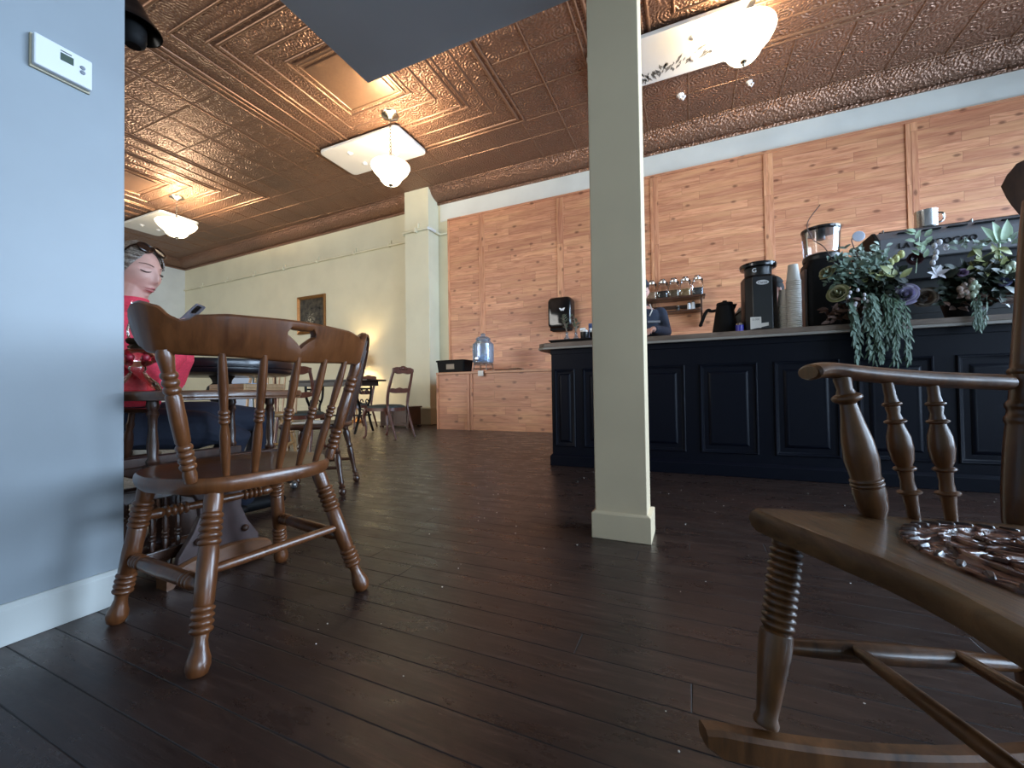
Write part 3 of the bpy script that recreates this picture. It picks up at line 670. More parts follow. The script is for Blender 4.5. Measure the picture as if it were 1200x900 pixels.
for sx in (-1, 1):
    # legs
    spir = [(0, .019), (.02, .020), (.05, .0165), (.12, .0185), (.25, .0225), (.36, .0255), (.43, .0265), (.47, .0255), (.48, .021), (.49, .0235)]+beads(.49, .93, 11, .0215, .027)+[(.94, .024), (1, .024)]
    g = G(); g.lathe(spir, (sx*.192, .272, .085), (sx*.245, .19, sz(0, .19)-.04), 20); g.obj('leg', RK, t)
    g = G(); g.lathe([(0, .016), (.1, .022), (.3, .026), (.6, .027), (.8, .025), (1, .022)], (sx*.18, -.20, .05), (sx*.225, -.205, sz(0, -.205)-.04), 18); g.obj('leg', RK, t)
    # rocker
    rings = []; N = 36
    for i in range(N+1):
        y = .385-(.385+.56)*i/N; zb_ = .002+(y+.05)**2/(2*1.8); h = .046
        if i == 0: zb_ += .014; h = .028
        x = sx*.18; w = .017
        rings.append([(x-w, y, zb_+.004), (x-w*.7, y, zb_), (x+w*.7, y, zb_), (x+w, y, zb_+.004), (x+w, y, zb_+h-.006), (x+w*.6, y, zb_+h), (x-w*.6, y, zb_+h), (x-w, y, zb_+h-.006)])
    g = G(); g.loft(rings); g.obj('rocker', RK, t)
    # side stretcher
    g = G(); g.lathe([(0, .010), (.08, .0135), (.3, .0175), (.5, .018), (.75, .0155), (1, .011)], (sx*.215, .235, .205), (sx*.203, -.20, .172), 14); g.obj('stretcher', RK, t)
    # arm
    arm = catmull([(sx*.268, .128, .692), (sx*.272, .09, .697), (sx*.274, .0, .687), (sx*.274, -.12, .676), (sx*.274, -.262, .668)], 8)
    rings = []
    for i, p in enumerate(arm):
        u = i/(len(arm)-1); w = .036*(1-.45*min(u/.7, 1)) ; h = .0155
        if u < .06: w *= .75; h *= .75
        rings.append([(p.x+w*math.cos(2*math.pi*k/16), p.y, p.z+h*math.sin(2*math.pi*k/16)) for k in range(16)])
    g = G(); g.loft(rings); g.obj('armrest', RK, t)
    q = [(0, .012), (.04, .018), (.1, .024), (.2, .0265), (.24, .0255)]+beads(.245, .30, 2, .024, .027)+[(.32, .024), (.42, .0275), (.55, .025), (.72, .0165), (.80, .0135)]+beads(.81, .87, 1, .016, .025)+[(.9, .013), (.97, .015), (1, .013)]
    g = G(); g.lathe(q, (sx*.262, .01, sz(0, .01)-.012), (sx*.270, .062, .688), 20); g.obj('arm_post', RK, t)
    q2 = [(0, .009), (.14, .0105), (.2, .012)]+beads(.205, .24, 1, .012, .019)+[(.3, .0105), (.36, .012)]+beads(.365, .40, 1, .012, .018)+[(.44, .0165), (.52, .0195), (.6, .018), (.68, .012)]+beads(.69, .72, 1, .012, .0175)+[(.76, .0095), (.8, .0115)]+beads(.81, .84, 1, .011, .0155)+[(.88, .009), (1, .009)]
    for yb, yt in ((-.065, -.028), (-.135, -.115)):
        g = G(); g.lathe(q2, (sx*.262, yb, sz(0, yb)-.012), (sx*.272, yt, .678), 16); g.obj('spindle', RK, t)
    # back post
    bp = [(0, .018), (.03, .023), (.12, .026), (.25, .0265), (.31, .025)]+beads(.315, .345, 1, .0245, .0275)+beads(.36, .385, 1, .0245, .0275)+[(.39, .023), (.42, .0225), (.46, .024)]+beads(.465, .485, 1, .0235, .027)+[(.50, .023), (.7, .022), (.9, .021), (1, .019)]
    g = G(); g.lathe(bp, (sx*.268, -.268, sz(0, -.268)-.02), (sx*.282, -.345, 1.03), 20); g.obj('back_post', RK, t)
for y, z in ((.105, .203), (-.075, .19)):
    g = G(); g.lathe([(0, .008), (.08, .0105), (.5, .0125), (.92, .0105), (1, .008)], (-.209, y, z), (.209, y, z), 12); g.obj('stretcher', RK, t)
# crest rail with ears
g = G(); rings = []
for i in range(97):
    u = -1+2*i/96; x = u*.335; y = -.352-.035*(1-u*u); a = abs(u)
    ztop = lerp([(0, 1.17), (.55, 1.14), (.72, 1.11), (.85, 1.128), (.93, 1.126), (.975, 1.112), (1, 1.080)], a); zbot = lerp([(0, 1.0), (.5, .985), (.78, .955), (.88, .965), (.94, 1.015), (.98, 1.05), (1, 1.076)], a)
    rings.append([(x, y-.013, zbot+.006), (x, y, zbot), (x, y+.013, zbot+.006), (x, y+.009, ztop-.006), (x, y-.004, ztop), (x, y-.017, ztop-.006)])
g.loft(rings); g.obj('crest_rail', RK, t)
for k in range(5):
    x = -.16+.08*k
    g = G(); g.lathe(sp_prof, (x*.9, -.295, sz(0, -.295)-.012), (x, -.385-.01*(1-(x/.16)**2), .995), 12); g.obj('spindle', RK, t)

# ---- windsor chairs of the middle distance
def windsor(label, m, loc, rz, arms=False, mseat=None, name='windsor_chair', sc=1.0):
    t = thing(name, label, 'chair', loc, rz); t.scale = (sc*(1.2 if arms else 1), sc, sc)
    seat_mesh(superellipse(.19, .22, .21, -.21, .21), .415, .45, .012).obj('seat', mseat or m, t)
    lp = [(0, .012), (.03, .022), (.07, .024), (.1, .016), (.12, .022), (.15, .0125), (.19, .018), (.22, .014), (.3, .014), (.45, .019), (.55, .022), (.6, .016), (.63, .024), (.67, .016), (.75, .021), (.85, .024), (.9, .016), (.93, .021), (1, .016)]
    for sx in (-1, 1):
        for fy, ty in ((-.21, -.14), (.20, .14)):
            g = G(); g.lathe(lp, (sx*.205, fy, 0), (sx*.145, ty, .425), 14); g.obj('leg', m, t)
        g = G(); g.lathe([(0, .009), (.3, .013), (.5, .018), (.7, .013), (1, .009)], (sx*.18, .175, .17), (sx*.18, -.18, .17), 10); g.obj('stretcher', m, t)
    g = G(); g.lathe([(0, .009), (.3, .013), (.5, .018), (.7, .013), (1, .009)], (-.18, 0, .17), (.18, 0, .17), 10); g.obj('stretcher', m, t)
    # bow
    pts = []
    for k in range(25):
        a = math.pi*k/24; x = -.205*math.cos(a)*(1+.10*math.sin(a)); h = math.sin(a)**.75; pts.append((x*.95, -.165-.16*h, .435+.60*h))
    g = G(); g.tube(pts, .012, 8); g.obj('bow', m, t)
    for k in range(7):
        u = -1+2*(k+1)/8; x = u*.17; hh = (1-abs(u)**2.3)**.6; xt = x*1.18
        g = G(); g.lathe([(0, .007), (.25, .0105), (.5, .008), (.6, .0085), (1, .006)], (x, -.165-.02*(1-u*u), .44), (xt, -.165-.16*hh*.97, .435+.60*hh*.97), 8); g.obj('spindle', m, t)
    if arms:
        for sx in (-1, 1):
            g = G(); g.tube(catmull([(sx*.20, -.24, .665), (sx*.262, -.1, .66), (sx*.275, .08, .655), (sx*.265, .16, .652)], 5), .016, 8, ends=True, flat=.7); g.obj('armrest', m, t)
            g = G(); g.lathe([(0, .011), (.1, .016), (.3, .021), (.5, .017), (.6, .012), (.7, .016), (.78, .012), (1, .011)], (sx*.215, .08, .44), (sx*.268, .105, .655), 12); g.obj('arm_post', m, t)
            g = G(); g.lathe([(0, .008), (.5, .011), (1, .008)], (sx*.212, -.04, .44), (sx*.270, -.02, .655), 10); g.obj('spindle', m, t)
    return t
windsor('dark bow-back windsor chair seen from its side, holding papers on its seat', MAT['dark'], (-2.40, 2.06, 0), R_(123), sc=1.04)
windsor('pale bow-back windsor chair behind the black round table', MAT['pale'], (-3.72, 2.62, 0), R_(222), sc=1.1)
windsor('dark turned armchair the woman in red sits on', MAT['dark'], (-2.39, .925, 0), R_(-24), arms=True, name='armchair', sc=.93)
# paper on windsor seat
g = G(); g.box((0, 0, .003), (.20, .14, .006)); g.box((.03, .05, .009), (.14, .10, .005), Matrix.Rotation(.5, 4, 'Z'))
o = tag(g.obj('folded_paper', [MAT['paper']], None, False), 'white folded papers lying on the dark windsor chair seat', 'paper'); o.location = (-2.43, 2.04, .4645); o.rotation_euler = (0, 0, .4)

# ---- trestle table
t = thing('trestle_table', 'small brown trestle table carrying the oil lamp, beside the partition end', 'table', (-1.80, .992, 0))
TT = MAT['table']
poly = []
for sx, sy, st in ((1, 1, 0), (-1, 1, 90), (-1, -1, 180), (1, -1, 270)):
    for k in range(6):
        an = R_(st+90*k/5); poly.append((sx*.22+.08*math.cos(an), sy*.18+.08*math.sin(an)))
g = G(); ring = lambda s, z: [(p[0]*s, p[1]*s, z) for p in poly]
g.loft([ring(.96, .650), ring(.985, .652), ring(.985, .657), ring(1.0, .662), ring(1.0, .674), ring(.99, .681), ring(.975, .683)]); g.obj('tabletop', TT, t)
def plate(x):
    prof = [(.40, .20), (.37, .19), (.33, .11), (.27, .078), (.22, .075), (.16, .10), (.09, .145), (.05, .15)]
    left = [(-w, z) for z, w in prof]; right = [(w, z) for z, w in reversed(prof)]
    pl = left+right
    g = G(); n = len(pl)
    g.add([(x-.013, y, z) for y, z in pl]+[(x+.013, y, z) for y, z in pl], [tuple(range(n)), tuple(range(2*n-1, n-1, -1))]+[(i, i+n, (i+1) % n+n, (i+1) % n) for i in range(n)])
    o = g.obj('trestle_board', flat('worn purple brown board', (78, 60, 58), .45, 0, .15, .1) if x > 0 else MAT['dark'], t, False, bevel=.004)
    g = G(); rings = []
    for i in range(21):
        y = -.190+.38*i/20; u = abs(y)/.190; zt_ = .09-.035*u**2 if u < .95 else .045; zb_ = .028*(1-u**6)+.0 if u < .8 else 0.0
        rings.append([(x-.032, y, zb_), (x+.032, y, zb_), (x+.032, y, zt_-.008), (x+.022, y, zt_), (x-.022, y, zt_), (x-.032, y, zt_-.008)])
    g.loft(rings); g.obj('foot', TT, t, True, 30)
    g = G(); g.box2((x-.024, -.235, .395), (x+.024, .235, .432)); g.obj('cross_rail', MAT['dark'], t, False, bevel=.004)
    for y in (-.215, .205):
        g = G(); g.lathe([(0, .016), (.06, .020), (.12, .014), (.3, .017), (.55, .012), (.72, .013), (.78, .018), (.84, .013), (.9, .019), (1, .016)], (x, y, .43), (x, y, .652), 14); g.obj('turned_post', MAT['dark'], t)
    for y, z in ((-.085, .13), (.085, .13), (.06, .36), (-.13, .36)):
        g = G(); s = 1 if x > 0 else -1; g.lathe([(0, .013), (.5, .014), (.8, .010), (1, .004)], (x+s*.012, y, z), (x+s*.032, y, z), 10); g.obj('bolt', MAT['dark'], o)
plate(.12); plate(-.14)
g = G(); g.box2((-.13, -.02, .26), (.11, .02, .32)); g.obj('stretcher', MAT['dark'], t, False, bevel=.004)
# low slatted magazine rack with turned spindles beneath
t = thing('magazine_rack', 'dark wooden rack with little turned spindles under the trestle table by the partition', 'rack', (-1.79, .805, 0), R_(90))
for z, h in ((.085, .03), (.30, .04)):
    for y in (-.035, .045):
        g = G(); g.box2((-.085, y-.010, z), (.10, y+.010, z+h)); g.obj('rail', MAT['dark'], t, False, bevel=.003)
for y in (-.035, .045):
    for k in range(5):
        x = -.075+.04*k; g = G(); g.lathe([(0, .006), (.15, .010)]+beads(.2, .35, 2, .007, .012)+[(.5, .010)]+beads(.65, .8, 2, .007, .012)+[(.85, .010), (1, .006)], (x, y, .112), (x, y, .302), 8); g.obj('spindle', MAT['dark'], t)
g = G(); g.box2((-.085, -.035, .07), (.10, .045, .087)); g.obj('bottom_board', MAT['dark'], t, False)
for x in (-.075, .09):
    for y in (-.035, .045): g = G(); g.lathe([(0, .012), (.5, .016), (1, .010)], (x, y, 0), (x, y, .086), 10); g.obj('foot', MAT['dark'], t)
# oil lamp
t = thing('oil_lamp', 'clear glass oil lamp with painted red reflections standing on the trestle table by the partition', 'lamp', (-1.835, .803, .6835))
g = G(); g.lathe([(0, .066), (.03, .069), (.10, .066), (.2, .058), (.34, .036), (.46, .022), (.52, .026), (.58, .024), (.64, .040), (.74, .060), (.82, .061), (.90, .050), (.97, .032), (1, .026)], (0, 0, 0), (0, 0, .155), 26); gl = g.obj('glass_font', MAT['sweaterglass'], t)  # clear glass, the sweater's red reflection is put into its tint
g = G()
for k in range(8):
    a = 2*math.pi*k/8; g.ball((.054*math.cos(a), .054*math.sin(a), .120), (.013, .013, .013), 10, 7)
g.obj('glass_prunts', flat('reflection red prunts', (168, 26, 52), .08, 0, .05, coat=.6), gl)  # red reflection of the sweater painted into the prunt colour
g = G(); g.lathe([(0, .026), (.2, .029), (.4, .022), (.55, .030), (.8, .034), (1, .030)], (0, 0, .154), (0, 0, .19), 20); g.tube([(.02, 0, .17), (.05, 0, .168)], .004, 6); g.ball((.053, 0, .168), .009, 8, 6); g.obj('burner', flat('dark brass', (66, 54, 40), .3, .8), t)
g = G(); g.lathe([(0, .026), (.12, .030), (.25, .031), (.45, .024), (.7, .019), (1, .018)], (0, 0, .189), (0, 0, .325), 20, cap=False); g.obj('chimney', MAT['glass'], t)
# wooden tray and blue cloth
t = thing('serving_tray', 'pale wooden tray on the trestle table in front of the woman', 'tray', (-1.70, 1.115, .6835), .05)
g = G(); g.box2((-.10, -.09, 0), (.10, .09, .008)); g.obj('base', MAT['pale'], t, False)
for a in ((-.10, -.09, .10, -.08), (-.10, .08, .10, .09), (-.10, -.08, -.09, .08), (.09, -.08, .10, .08)):
    g = G(); g.box2((a[0], a[1], .008), (a[2], a[3], .026)); g.obj('side', MAT['pale'], t, False, bevel=.002)
g = G(); g.box((0, 0, .006), (.11, .10, .012)); g.box((.005, 0, .016), (.10, .09, .010), Matrix.Rotation(.15, 4, 'Z'))
o = tag(g.obj('folded_cloth', flat('pale blue napkin', (150, 182, 214), .8), None, False, bevel=.004), 'folded pale blue napkin lying in the wooden tray', 'napkin'); o.location = (-1.70, 1.12, .692)

# ---- black round pedestal table
t = thing('pedestal_table', 'black round pedestal table with ball turned stem behind the woman', 'table', (-3.02, 1.80, 0), .3)
g = G(); g.lathe([(0, .40), (.1, .43), (.3, .44), (.42, .44), (.46, .455), (.8, .462), (1, .455)], (0, 0, .80), (0, 0, .895), 56); g.obj('tabletop', MAT['blackmetal'] if False else flat('black painted table wood', (22, 18, 22), .3, 0, .1, coat=.3), t)
bm_ = flat('black turned stem', (16, 14, 15), .5)
g = G(); g.lathe([(0, .10), (.06, .10), (.1, .06), (.3, .045), (.5, .05), (.6, .06), (.66, .05), (.70, .055), (.74, .08), (.80, .098), (.86, .085), (.9, .055), (.93, .06), (1, .09)], (0, 0, .14), (0, 0, .82), 24); g.obj('stem', bm_, t)
for k in range(4):
    a = 2*math.pi*k/4+.15; c, s = math.cos(a), math.sin(a)
    g = G(); g.tube([(c*r, s*r, z) for r, z in ((.05, .22), (.16, .24), (.28, .17), (.40, .09), (.47, .06))], [.04, .036, .03, .026, .022], 10, ends=True); g.obj('leg', bm_, t)
    g = G(); g.ball((c*.49, s*.49, .028), .028, 12, 8); g.obj('ball_foot', flat('dull metal ball', (120, 118, 116), .3, .7), t)

# ---- carved victorian chairs
def victorian(label, loc, rz, sc=1.0):
    m = MAT['mahog']; t = thing('side_chair', label, 'chair', loc, rz); t.scale = (sc,)*3
    seat_mesh(superellipse(.20, .23, .24, -.22, .24), .40, .445, -.02).obj('seat', flat('dark upholstery', (44, 52, 50), .7), t)
    g = G(); o = superellipse(.205, .235, .245, -.225, .245); g.loft([[(p[0], p[1], z) for p in o] for z in (.375, .42)]); g.obj('seat_frame', m, t)
    for sx in (-1, 1):
        g = G(); g.tube(catmull([(sx*.20, .20, .40), (sx*.215, .225, .30), (sx*.20, .205, .15), (sx*.205, .21, .04), (sx*.215, .235, .008)], 5), [.034]*3+[.030, .027, .024, .022, .021]+[.019, .018, .017, .016, .0155]+[.015]*5+[.017, .018, .018], 10, ends=True); g.obj('leg', m, t)
        g = G(); g.tube(catmull([(sx*.185, -.335, .008), (sx*.185, -.27, .2), (sx*.19, -.20, .42), (sx*.20, -.215, .62), (sx*.195, -.265, .80), (sx*.18, -.305, .93)], 5), [.015]*4+[.018]*8+[.021]*8+[.019]*6, 10, ends=True); g.obj('back_post', m, t)
    def rail(zc, h, arch, y0, w=.2, th=.014):
        rings = []
        for i in range(25):
            u = -1+2*i/24; x = u*w; a = abs(u)
            zt = zc+h/2+arch*(math.cos(u*math.pi)*.5+.5)*.8+.006*math.cos(u*9); zb = zc-h/2+arch*.5*math.cos(u*math.pi*2)*.6-(.02*(1-a))
            rings.append([(x, y0-th, zb), (x, y0+th, zb), (x, y0+th*.7, zt), (x, y0-th*.7, zt)])
        g = G(); g.loft(rings); return g
    rail(.935, .06, .035, -.305).obj('crest_rail', m, t, True, 30)
    rail(.66, .045, .015, -.228).obj('back_rail', m, t, True, 30)
    g = G(); g.ball((0, -.318, .965), (.05, .016, .026), 12, 8)
    for sx in (-1, 1): g.ball((sx*.06, -.316, .955), (.03, .012, .014), 10, 6)
    g.obj('carving', m, t)
    return t
victorian('carved red mahogany side chair with open back, near the low cedar cabinet', (-4.20, 4.86, 0), R_(86), 1.06)
victorian('carved mahogany chair with shell crest half hidden behind the amber chair spindles', (-4.25, 3.42, 0), R_(35), 1.0)
victorian('carved mahogany chair drawn up behind the far black table', (-5.95, 6.0, 0), R_(175), 1.03)
# far black table with cast iron scroll legs
t = thing('side_table', 'black topped table on scrolled iron legs by the far cream wall', 'table', (-5.35, 5.12, 0), R_(12))
g = G(); g.box2((-.80, -.30, .865), (.62, .30, .893)); g.obj('tabletop', bm_, t, False, bevel=.004)
g = G(); g.box2((-.7, -.25, .79), (.5, .25, .866)); g.obj('apron', bm_, t, False)
for x in (-.55, .38):
    g = G()
    for sy in (-1, 1):
        g.tube(catmull([(x, sy*.22, .80), (x, sy*.20, .6), (x, sy*.12, .42), (x, sy*.18, .2), (x, sy*.27, .03)], 5), .02, 8, ends=True)
        for k in range(3):
            c0 = Vector((x, sy*.08, .68-.16*k)); g.tube([c0+Vector((0, .055*(1-.1*j)*math.cos(j*.7), .055*(1-.1*j)*math.sin(j*.7))) for j in range(9)], .010, 6)
    g.tube([(x, -.2, .3), (x, .2, .3)], .014, 8); g.tube([(x, -.2, .74), (x, .2, .74)], .014, 8); g.obj('leg', MAT['blackmetal'], t)
g = G(); g.tube([(-.55, 0, .3), (.38, 0, .3)], .014, 8); g.obj('stretcher', MAT['blackmetal'], t)
# vase with a sprig
t = thing('bud_vase', 'small glass bud vase with a green sprig on the far black table', 'vase', (-4.98, 5.06, .8935))
g = G(); g.lathe([(0, .035), (.1, .045), (.4, .042), (.7, .022), (1, .028)], (0, 0, 0), (0, 0, .11), 16); g.obj('vase', MAT['hazeglass'], t)
g = G(); g.tube([(0, 0, .02), (.01, 0, .14), (.03, .0, .22), (.045, .0, .30)], .004, 5)
rnd = random.Random(5)
for k in range(16):
    z = .13+.011*k; a = k*2.4; d = Vector((math.cos(a), math.sin(a)*.8, .5)); c = Vector((.01+(z-.13)*.18, 0, z)); s = Vector((-d.y, d.x, 0)).normalized()*.013
    g.add([c, c+d*.03+s, c+d*.065, c+d*.03-s], [(0, 1, 2, 3)])
g.obj('sprig', flat('dark green sprig', (44, 58, 38), .6), t)
# shaded floor lamp that lights the wall
t = thing('floor_lamp', 'shaded floor lamp glowing against the far cream wall behind the amber chair', 'lamp', (-7.0, 7.08, 0))
g = G(); g.lathe([(0, .15), (.02, .155), (.04, .12), (.06, .03), (.1, .014), (.9, .012), (1, .012)], (0, 0, 0), (0, 0, 1.46), 20); g.obj('stand', MAT['gold'], t)
g = G(); g.lathe([(0, .17), (1, .10), (.99, .096), (.01, .165)], (0, 0, 1.36), (0, 0, 1.60), 28, cap=False); g.obj('lamp_shade', emit('lit lamp shade', (255, 190, 110), 1.0), t)
l = bpy.data.lights.new('floor lamp bulb', 'POINT'); l.energy = 24; l.color = (1, .70, .34); l.shadow_soft_size = .03
lo = bpy.data.objects.new('bulb', l); COL.objects.link(lo); lo.parent = t; lo.location = (0, 0, 1.50)
# chest by the wall
t = thing('wooden_chest', 'low dark panelled wooden chest on the floor behind the red mahogany chair', 'chest', (-5.15, 6.45, 0), R_(2))
g = G(); g.box2((-.42, -.2, .03), (.24, .2, .37)); g.obj('body', MAT['dark'], t, False, bevel=.006)
g = G(); g.box2((-.44, -.22, .37), (.26, .22, .40)); g.obj('lid', MAT['dark'], t, False, bevel=.005)
for x0 in (-.38, -.06):
    g = G(); g.box2((x0, -.213, .09), (x0+.26, -.198, .32)); g.obj('panel', MAT['dark'], t, False, bevel=.006)
for x in (-.40, .22):
    for y in (-.18, .18): g = G(); g.box2((x-.03, y-.03, 0), (x+.03, y+.03, .032)); g.obj('foot', MAT['dark'], t, False)
# cedar low cabinet with a bin, drinks jar
CY = 6.18
t = thing('low_cabinet', 'knotty cedar low cabinet against the back wall', 'cabinet', (-4.18, CY, 0))
g = G(); g.box2((0, .0, 0), (2.9, 1.16, .975)); g.obj('body', MAT['cedar'], t, False)
g = G(); g.box2((-.02, -.03, .975), (2.92, 1.165, 1.015)); g.obj('cabinet_top', wood('cedar top', (150, 96, 62), (196, 140, 96), .4, .1, (1.4, 20, 8)), t, False, bevel=.004)
for x in (.66, 2.25):
    g = G(); g.box2((x-.055, -.018, 0), (x-.005, .002, .972)); g.box2((x+.005, -.018, 0), (x+.055, .002, .972)); g.obj('batten', MAT['batten'], t, False, bevel=.003)
g = G(); g.box2((-.022, -.02, 0), (.012, .02, .974)); g.obj('corner_trim', MAT['batten'], t, False)
t = thing('storage_bin', 'black storage bin with paper label on the cedar cabinet', 'bin', (-3.97, 6.42, 1.0155))
def rr_box(a, b, r, n=5):
    p = []
    for sx, sy, st in ((1, 1, 0), (-1, 1, 90), (-1, -1, 180), (1, -1, 270)):
        for k in range(n+1): an = R_(st+90*k/n); p.append((sx*(a-r)+r*math.cos(an), sy*(b-r)+r*math.sin(an)))
    return p
g = G(); rb = lambda s, z, e=0: [(p[0], p[1], z) for p in rr_box(.29*s+e, .17*s+e, .03)]
g.loft([rb(.92, 0), rb(1.0, .20)]); g.obj('tub', MAT['blackmat'], t)
g = G(); g.loft([rb(1, .195, .012), rb(1, .215, .014), rb(1, .225, .006), rb(.9, .226)]); g.obj('rim', MAT['blackmat'], t)
g = G(); g.box2((-.075, -.176, .06), (.085, -.160, .15)); g.obj('label_card', flat('tan label', (150, 138, 122), .6), t, False)
t = thing('drink_dispenser', 'glass drinks dispenser with lid and tap on the cedar cabinet', 'dispenser', (-3.36, 6.38, 1.0155))
g = G()
for k in range(4):
    a = R_(45+90*k); g.tube([(.19*math.cos(a), .19*math.sin(a), .004), (.17*math.cos(a), .17*math.sin(a), .1), (.17*math.cos(a), .17*math.sin(a), .13)], .008, 6)
for z, r in ((.125, .175), (.05, .18)): g.tube([(r*math.cos(2*math.pi*k/24), r*math.sin(2*math.pi*k/24), z) for k in range(24)], .007, 6, True)
g.obj('wire_stand', MAT['steel'], t)
g = G(); g.lathe([(0, .12), (.03, .175), (.15, .185), (.6, .19), (.82, .185), (.92, .14), (.96, .12), (1, .125), (.985, .11), (.9, .128), (.8, .172), (.1, .175), (.04, .11)], (0, 0, .13), (0, 0, .56), 32, cap=False); g.obj('jar', MAT['hazeglass'], t)
g = G(); g.lathe([(0, .13), (.1, .135), (.3, .12), (.5, .07), (.58, .03), (.66, .04), (.85, .045), (1, .02)], (0, 0, .56), (0, 0, .68), 24); g.obj('lid', MAT['hazeglass'], t)
g = G()
rnd = random.Random(9)
for k in range(26):
    a = rnd.uniform(0, 6.28); r_ = rnd.uniform(.03, .14); g.box((r_*math.cos(a), r_*math.sin(a), .17+rnd.uniform(0, .14)), (.04, .04, .04), Matrix.Rotation(0, 4, 'Z'))
g.obj('ice', MAT['hazeglass'], t, False)
g = G(); g.tube([(0, -.18, .19), (0, -.25, .19), (0, -.27, .16)], .013, 8, ends=True); g.box((0, -.24, .22), (.05, .012, .025)); g.obj('tap', MAT['steel'], t)
g = G(); g.box2((.03, -.262, -.085), (.13, -.256, .005)); g.obj('price_tag', MAT['rope'], t, False)
t = thing('tongs', 'steel tongs with black grips lying on the cedar cabinet', 'tongs', (-2.86, 6.33, 1.0155), .1)
g = G(); g.tube([(-.24, .0, .018), (0, .015, .02), (.18, .03, .02)], .012, 8, flat=.5); g.tube([(-.24, .0, .018), (0, -.02, .02), (.18, -.035, .02)], .012, 8, flat=.5); g.obj('grip', MAT['black'], t)
for s in (-1, 1):
    g = G(); g.tube([(.02, s*.018, .025), (.12, s*.03, .03), (.2, s*.035, .024), (.26, s*.03, .016)], [.008, .012, .018, .01], 8, ends=True); g.obj('jaw', MAT['steel'], t)
# pale board standing at the far wall, seen through the chair spindles
g = G(); g.box2((-.75, -.02, .0), (.75, .02, 1.55)); bo = thing('display_board', 'pale blue-white board standing at the far wall, glimpsed through the amber chair spindles', 'board', (-11.6, 7.25, 0), R_(-1))
g.obj('board', MAT['paleblue'], bo, False, bevel=.01)
for x in (-.6, .6): g = G(); g.box2((x-.03, -.2, 0), (x+.03, .2, .03)); g.obj('foot', MAT['white'], bo, False)
# ================================================================== BAR
BY = 3.485
t = thing('bar_counter', 'long dark navy panelled bar counter', 'counter', (0, BY, 0)); NV = MAT['navy']
X0, X1 = -1.150, 3.3
g = G(); g.box2((X0, 0, 0), (X1, .62, 1.030)); g.obj('body', NV, t, False, bevel=.003)
g = G(); g.box2((X0-.018, -.018, 0), (X1, .62, .085)); g.loft([[(X0-.018, -.018, .085), (X1, -.018, .085), (X1, .3, .085), (X0-.018, .3, .085)], [(X0, -.001, .105), (X1, -.001, .105), (X1, .3, .105), (X0, .3, .105)]]); g.obj('plinth', NV, t, False, bevel=.003)
def mould(g, x0, x1, z0, z1, w, prof):
    rr = []
    for o, d in prof: rr.append([(x0+o, -d, z0+o), (x1-o, -d, z0+o), (x1-o, -d, z1-o), (x0+o, -d, z1-o)])
    g.loft(rr, cap=False)
for a, b in ((-1.122, -.935), (-.865, -.545), (-.44, -.05), (.054, .443), (.545, .931), (1.03, 1.42), (1.527, 1.915), (2.02, 2.41)):
    g = G(); mould(g, a, b, .170, .852, .02, [(-.0, -.001), (0, .006), (.006, .012), (.014, .010), (.018, .004), (.026, .002), (.03, -.001)])
    i = .058; 
    if b-a < .25: i = .04
    mould(g, a+i, b-i, .170+i, .852-i, .02, [(0, -.001), (.004, .003), (.02, .009), (.026, .009), (.03, .008)])
    g.quad((a+i+.03, -.008, .2+i), (b-i-.03, -.008, .2+i), (b-i-.03, -.008, .822-i), (a+i+.03, -.008, .822-i))
    g.obj('panel', NV, t, True, 25)
g = G(); g.box2((X0-.004, -.006, .985), (X1, .0, 1.03)); g.obj('top_rail', NV, t, False, bevel=.002)
# worktop, with a clipped end
t = thing('worktop', 'grey brown plank worktop along the navy bar', 'worktop', (0, BY, 1.030))
out = [(-1.285, .10), (-1.27, .0), (-1.21, -.045), (-1.1, -.05), (3.3, -.05), (3.3, .68), (-1.285, .68)]
g = G(); g.prism(out, .0, .020); g.obj('edge_band', MAT['topedge'], t, False, bevel=.004)
g = G(); g.prism([(x+(.006 if x < 0 else 0), y+(.008 if y < .3 else 0)) for x, y in out], .020, .058); g.obj('planks', MAT['top'], t, False, bevel=.005)
ZT = 1.0885
# tray with bottles, cups
t = thing('black_tray', 'black tray at the end of the bar beside the column', 'tray', (-.86, 3.72, ZT))
rb = lambda s, z: [(p[0]*s, p[1]*s, z) for p in rr_box(.335, .20, .03)]
g = G(); g.loft([rb(.9, 0), rb(1.0, .03), rb(1.0, .034), rb(.97, .034), rb(.88, .006)]); g.obj('tray', MAT['black'], t)
def bottle(x, y, lab, h=.10):
    t = thing('bud_bottle', lab, 'vase', (x, y, ZT+.007), 0, 'bud bottles on the black tray')
    g = G(); g.lathe([(0, .024), (.05, .027), (.45, .026), (.6, .014), (.9, .011), (1, .014)], (0, 0, 0), (0, 0, h), 14); g.obj('bottle', MAT['hazeglass'], t)
    rnd = random.Random(int(x*1000)); g = G(); f = G()
    for k in range(5):
        a = rnd.uniform(0, 6.28); r = rnd.uniform(.02, .07); zt = h+rnd.uniform(.06, .16)
        g.tube([(0, 0, .02), (0, 0, h), (r*math.cos(a), r*math.sin(a), zt)], .0025, 5)
        for j in range(7):
            u = .3+.7*j/6; c = Vector((r*math.cos(a)*u, r*math.sin(a)*u, h+(zt-h)*u)); d = Vector((rnd.uniform(-1, 1), rnd.uniform(-1, 1), rnd.uniform(-.2, .8))).normalized(); s = d.cross(Vector((0, 0, 1))).normalized()*.011
            f.add([c, c+d*.02+s, c+d*.045, c+d*.02-s], [(0, 1, 2, 3)])
    g.obj('stem', MAT['hair'], t); f.obj('leaves', flat('sage leaf', (128, 132, 108), .6, 0, .3), t, False)
bottle(-1.04, 3.62, 'small bud bottle with sage sprig at the outer end of the black tray'); bottle(-.965, 3.66, 'small bud bottle with sage sprig, second from the tray end')
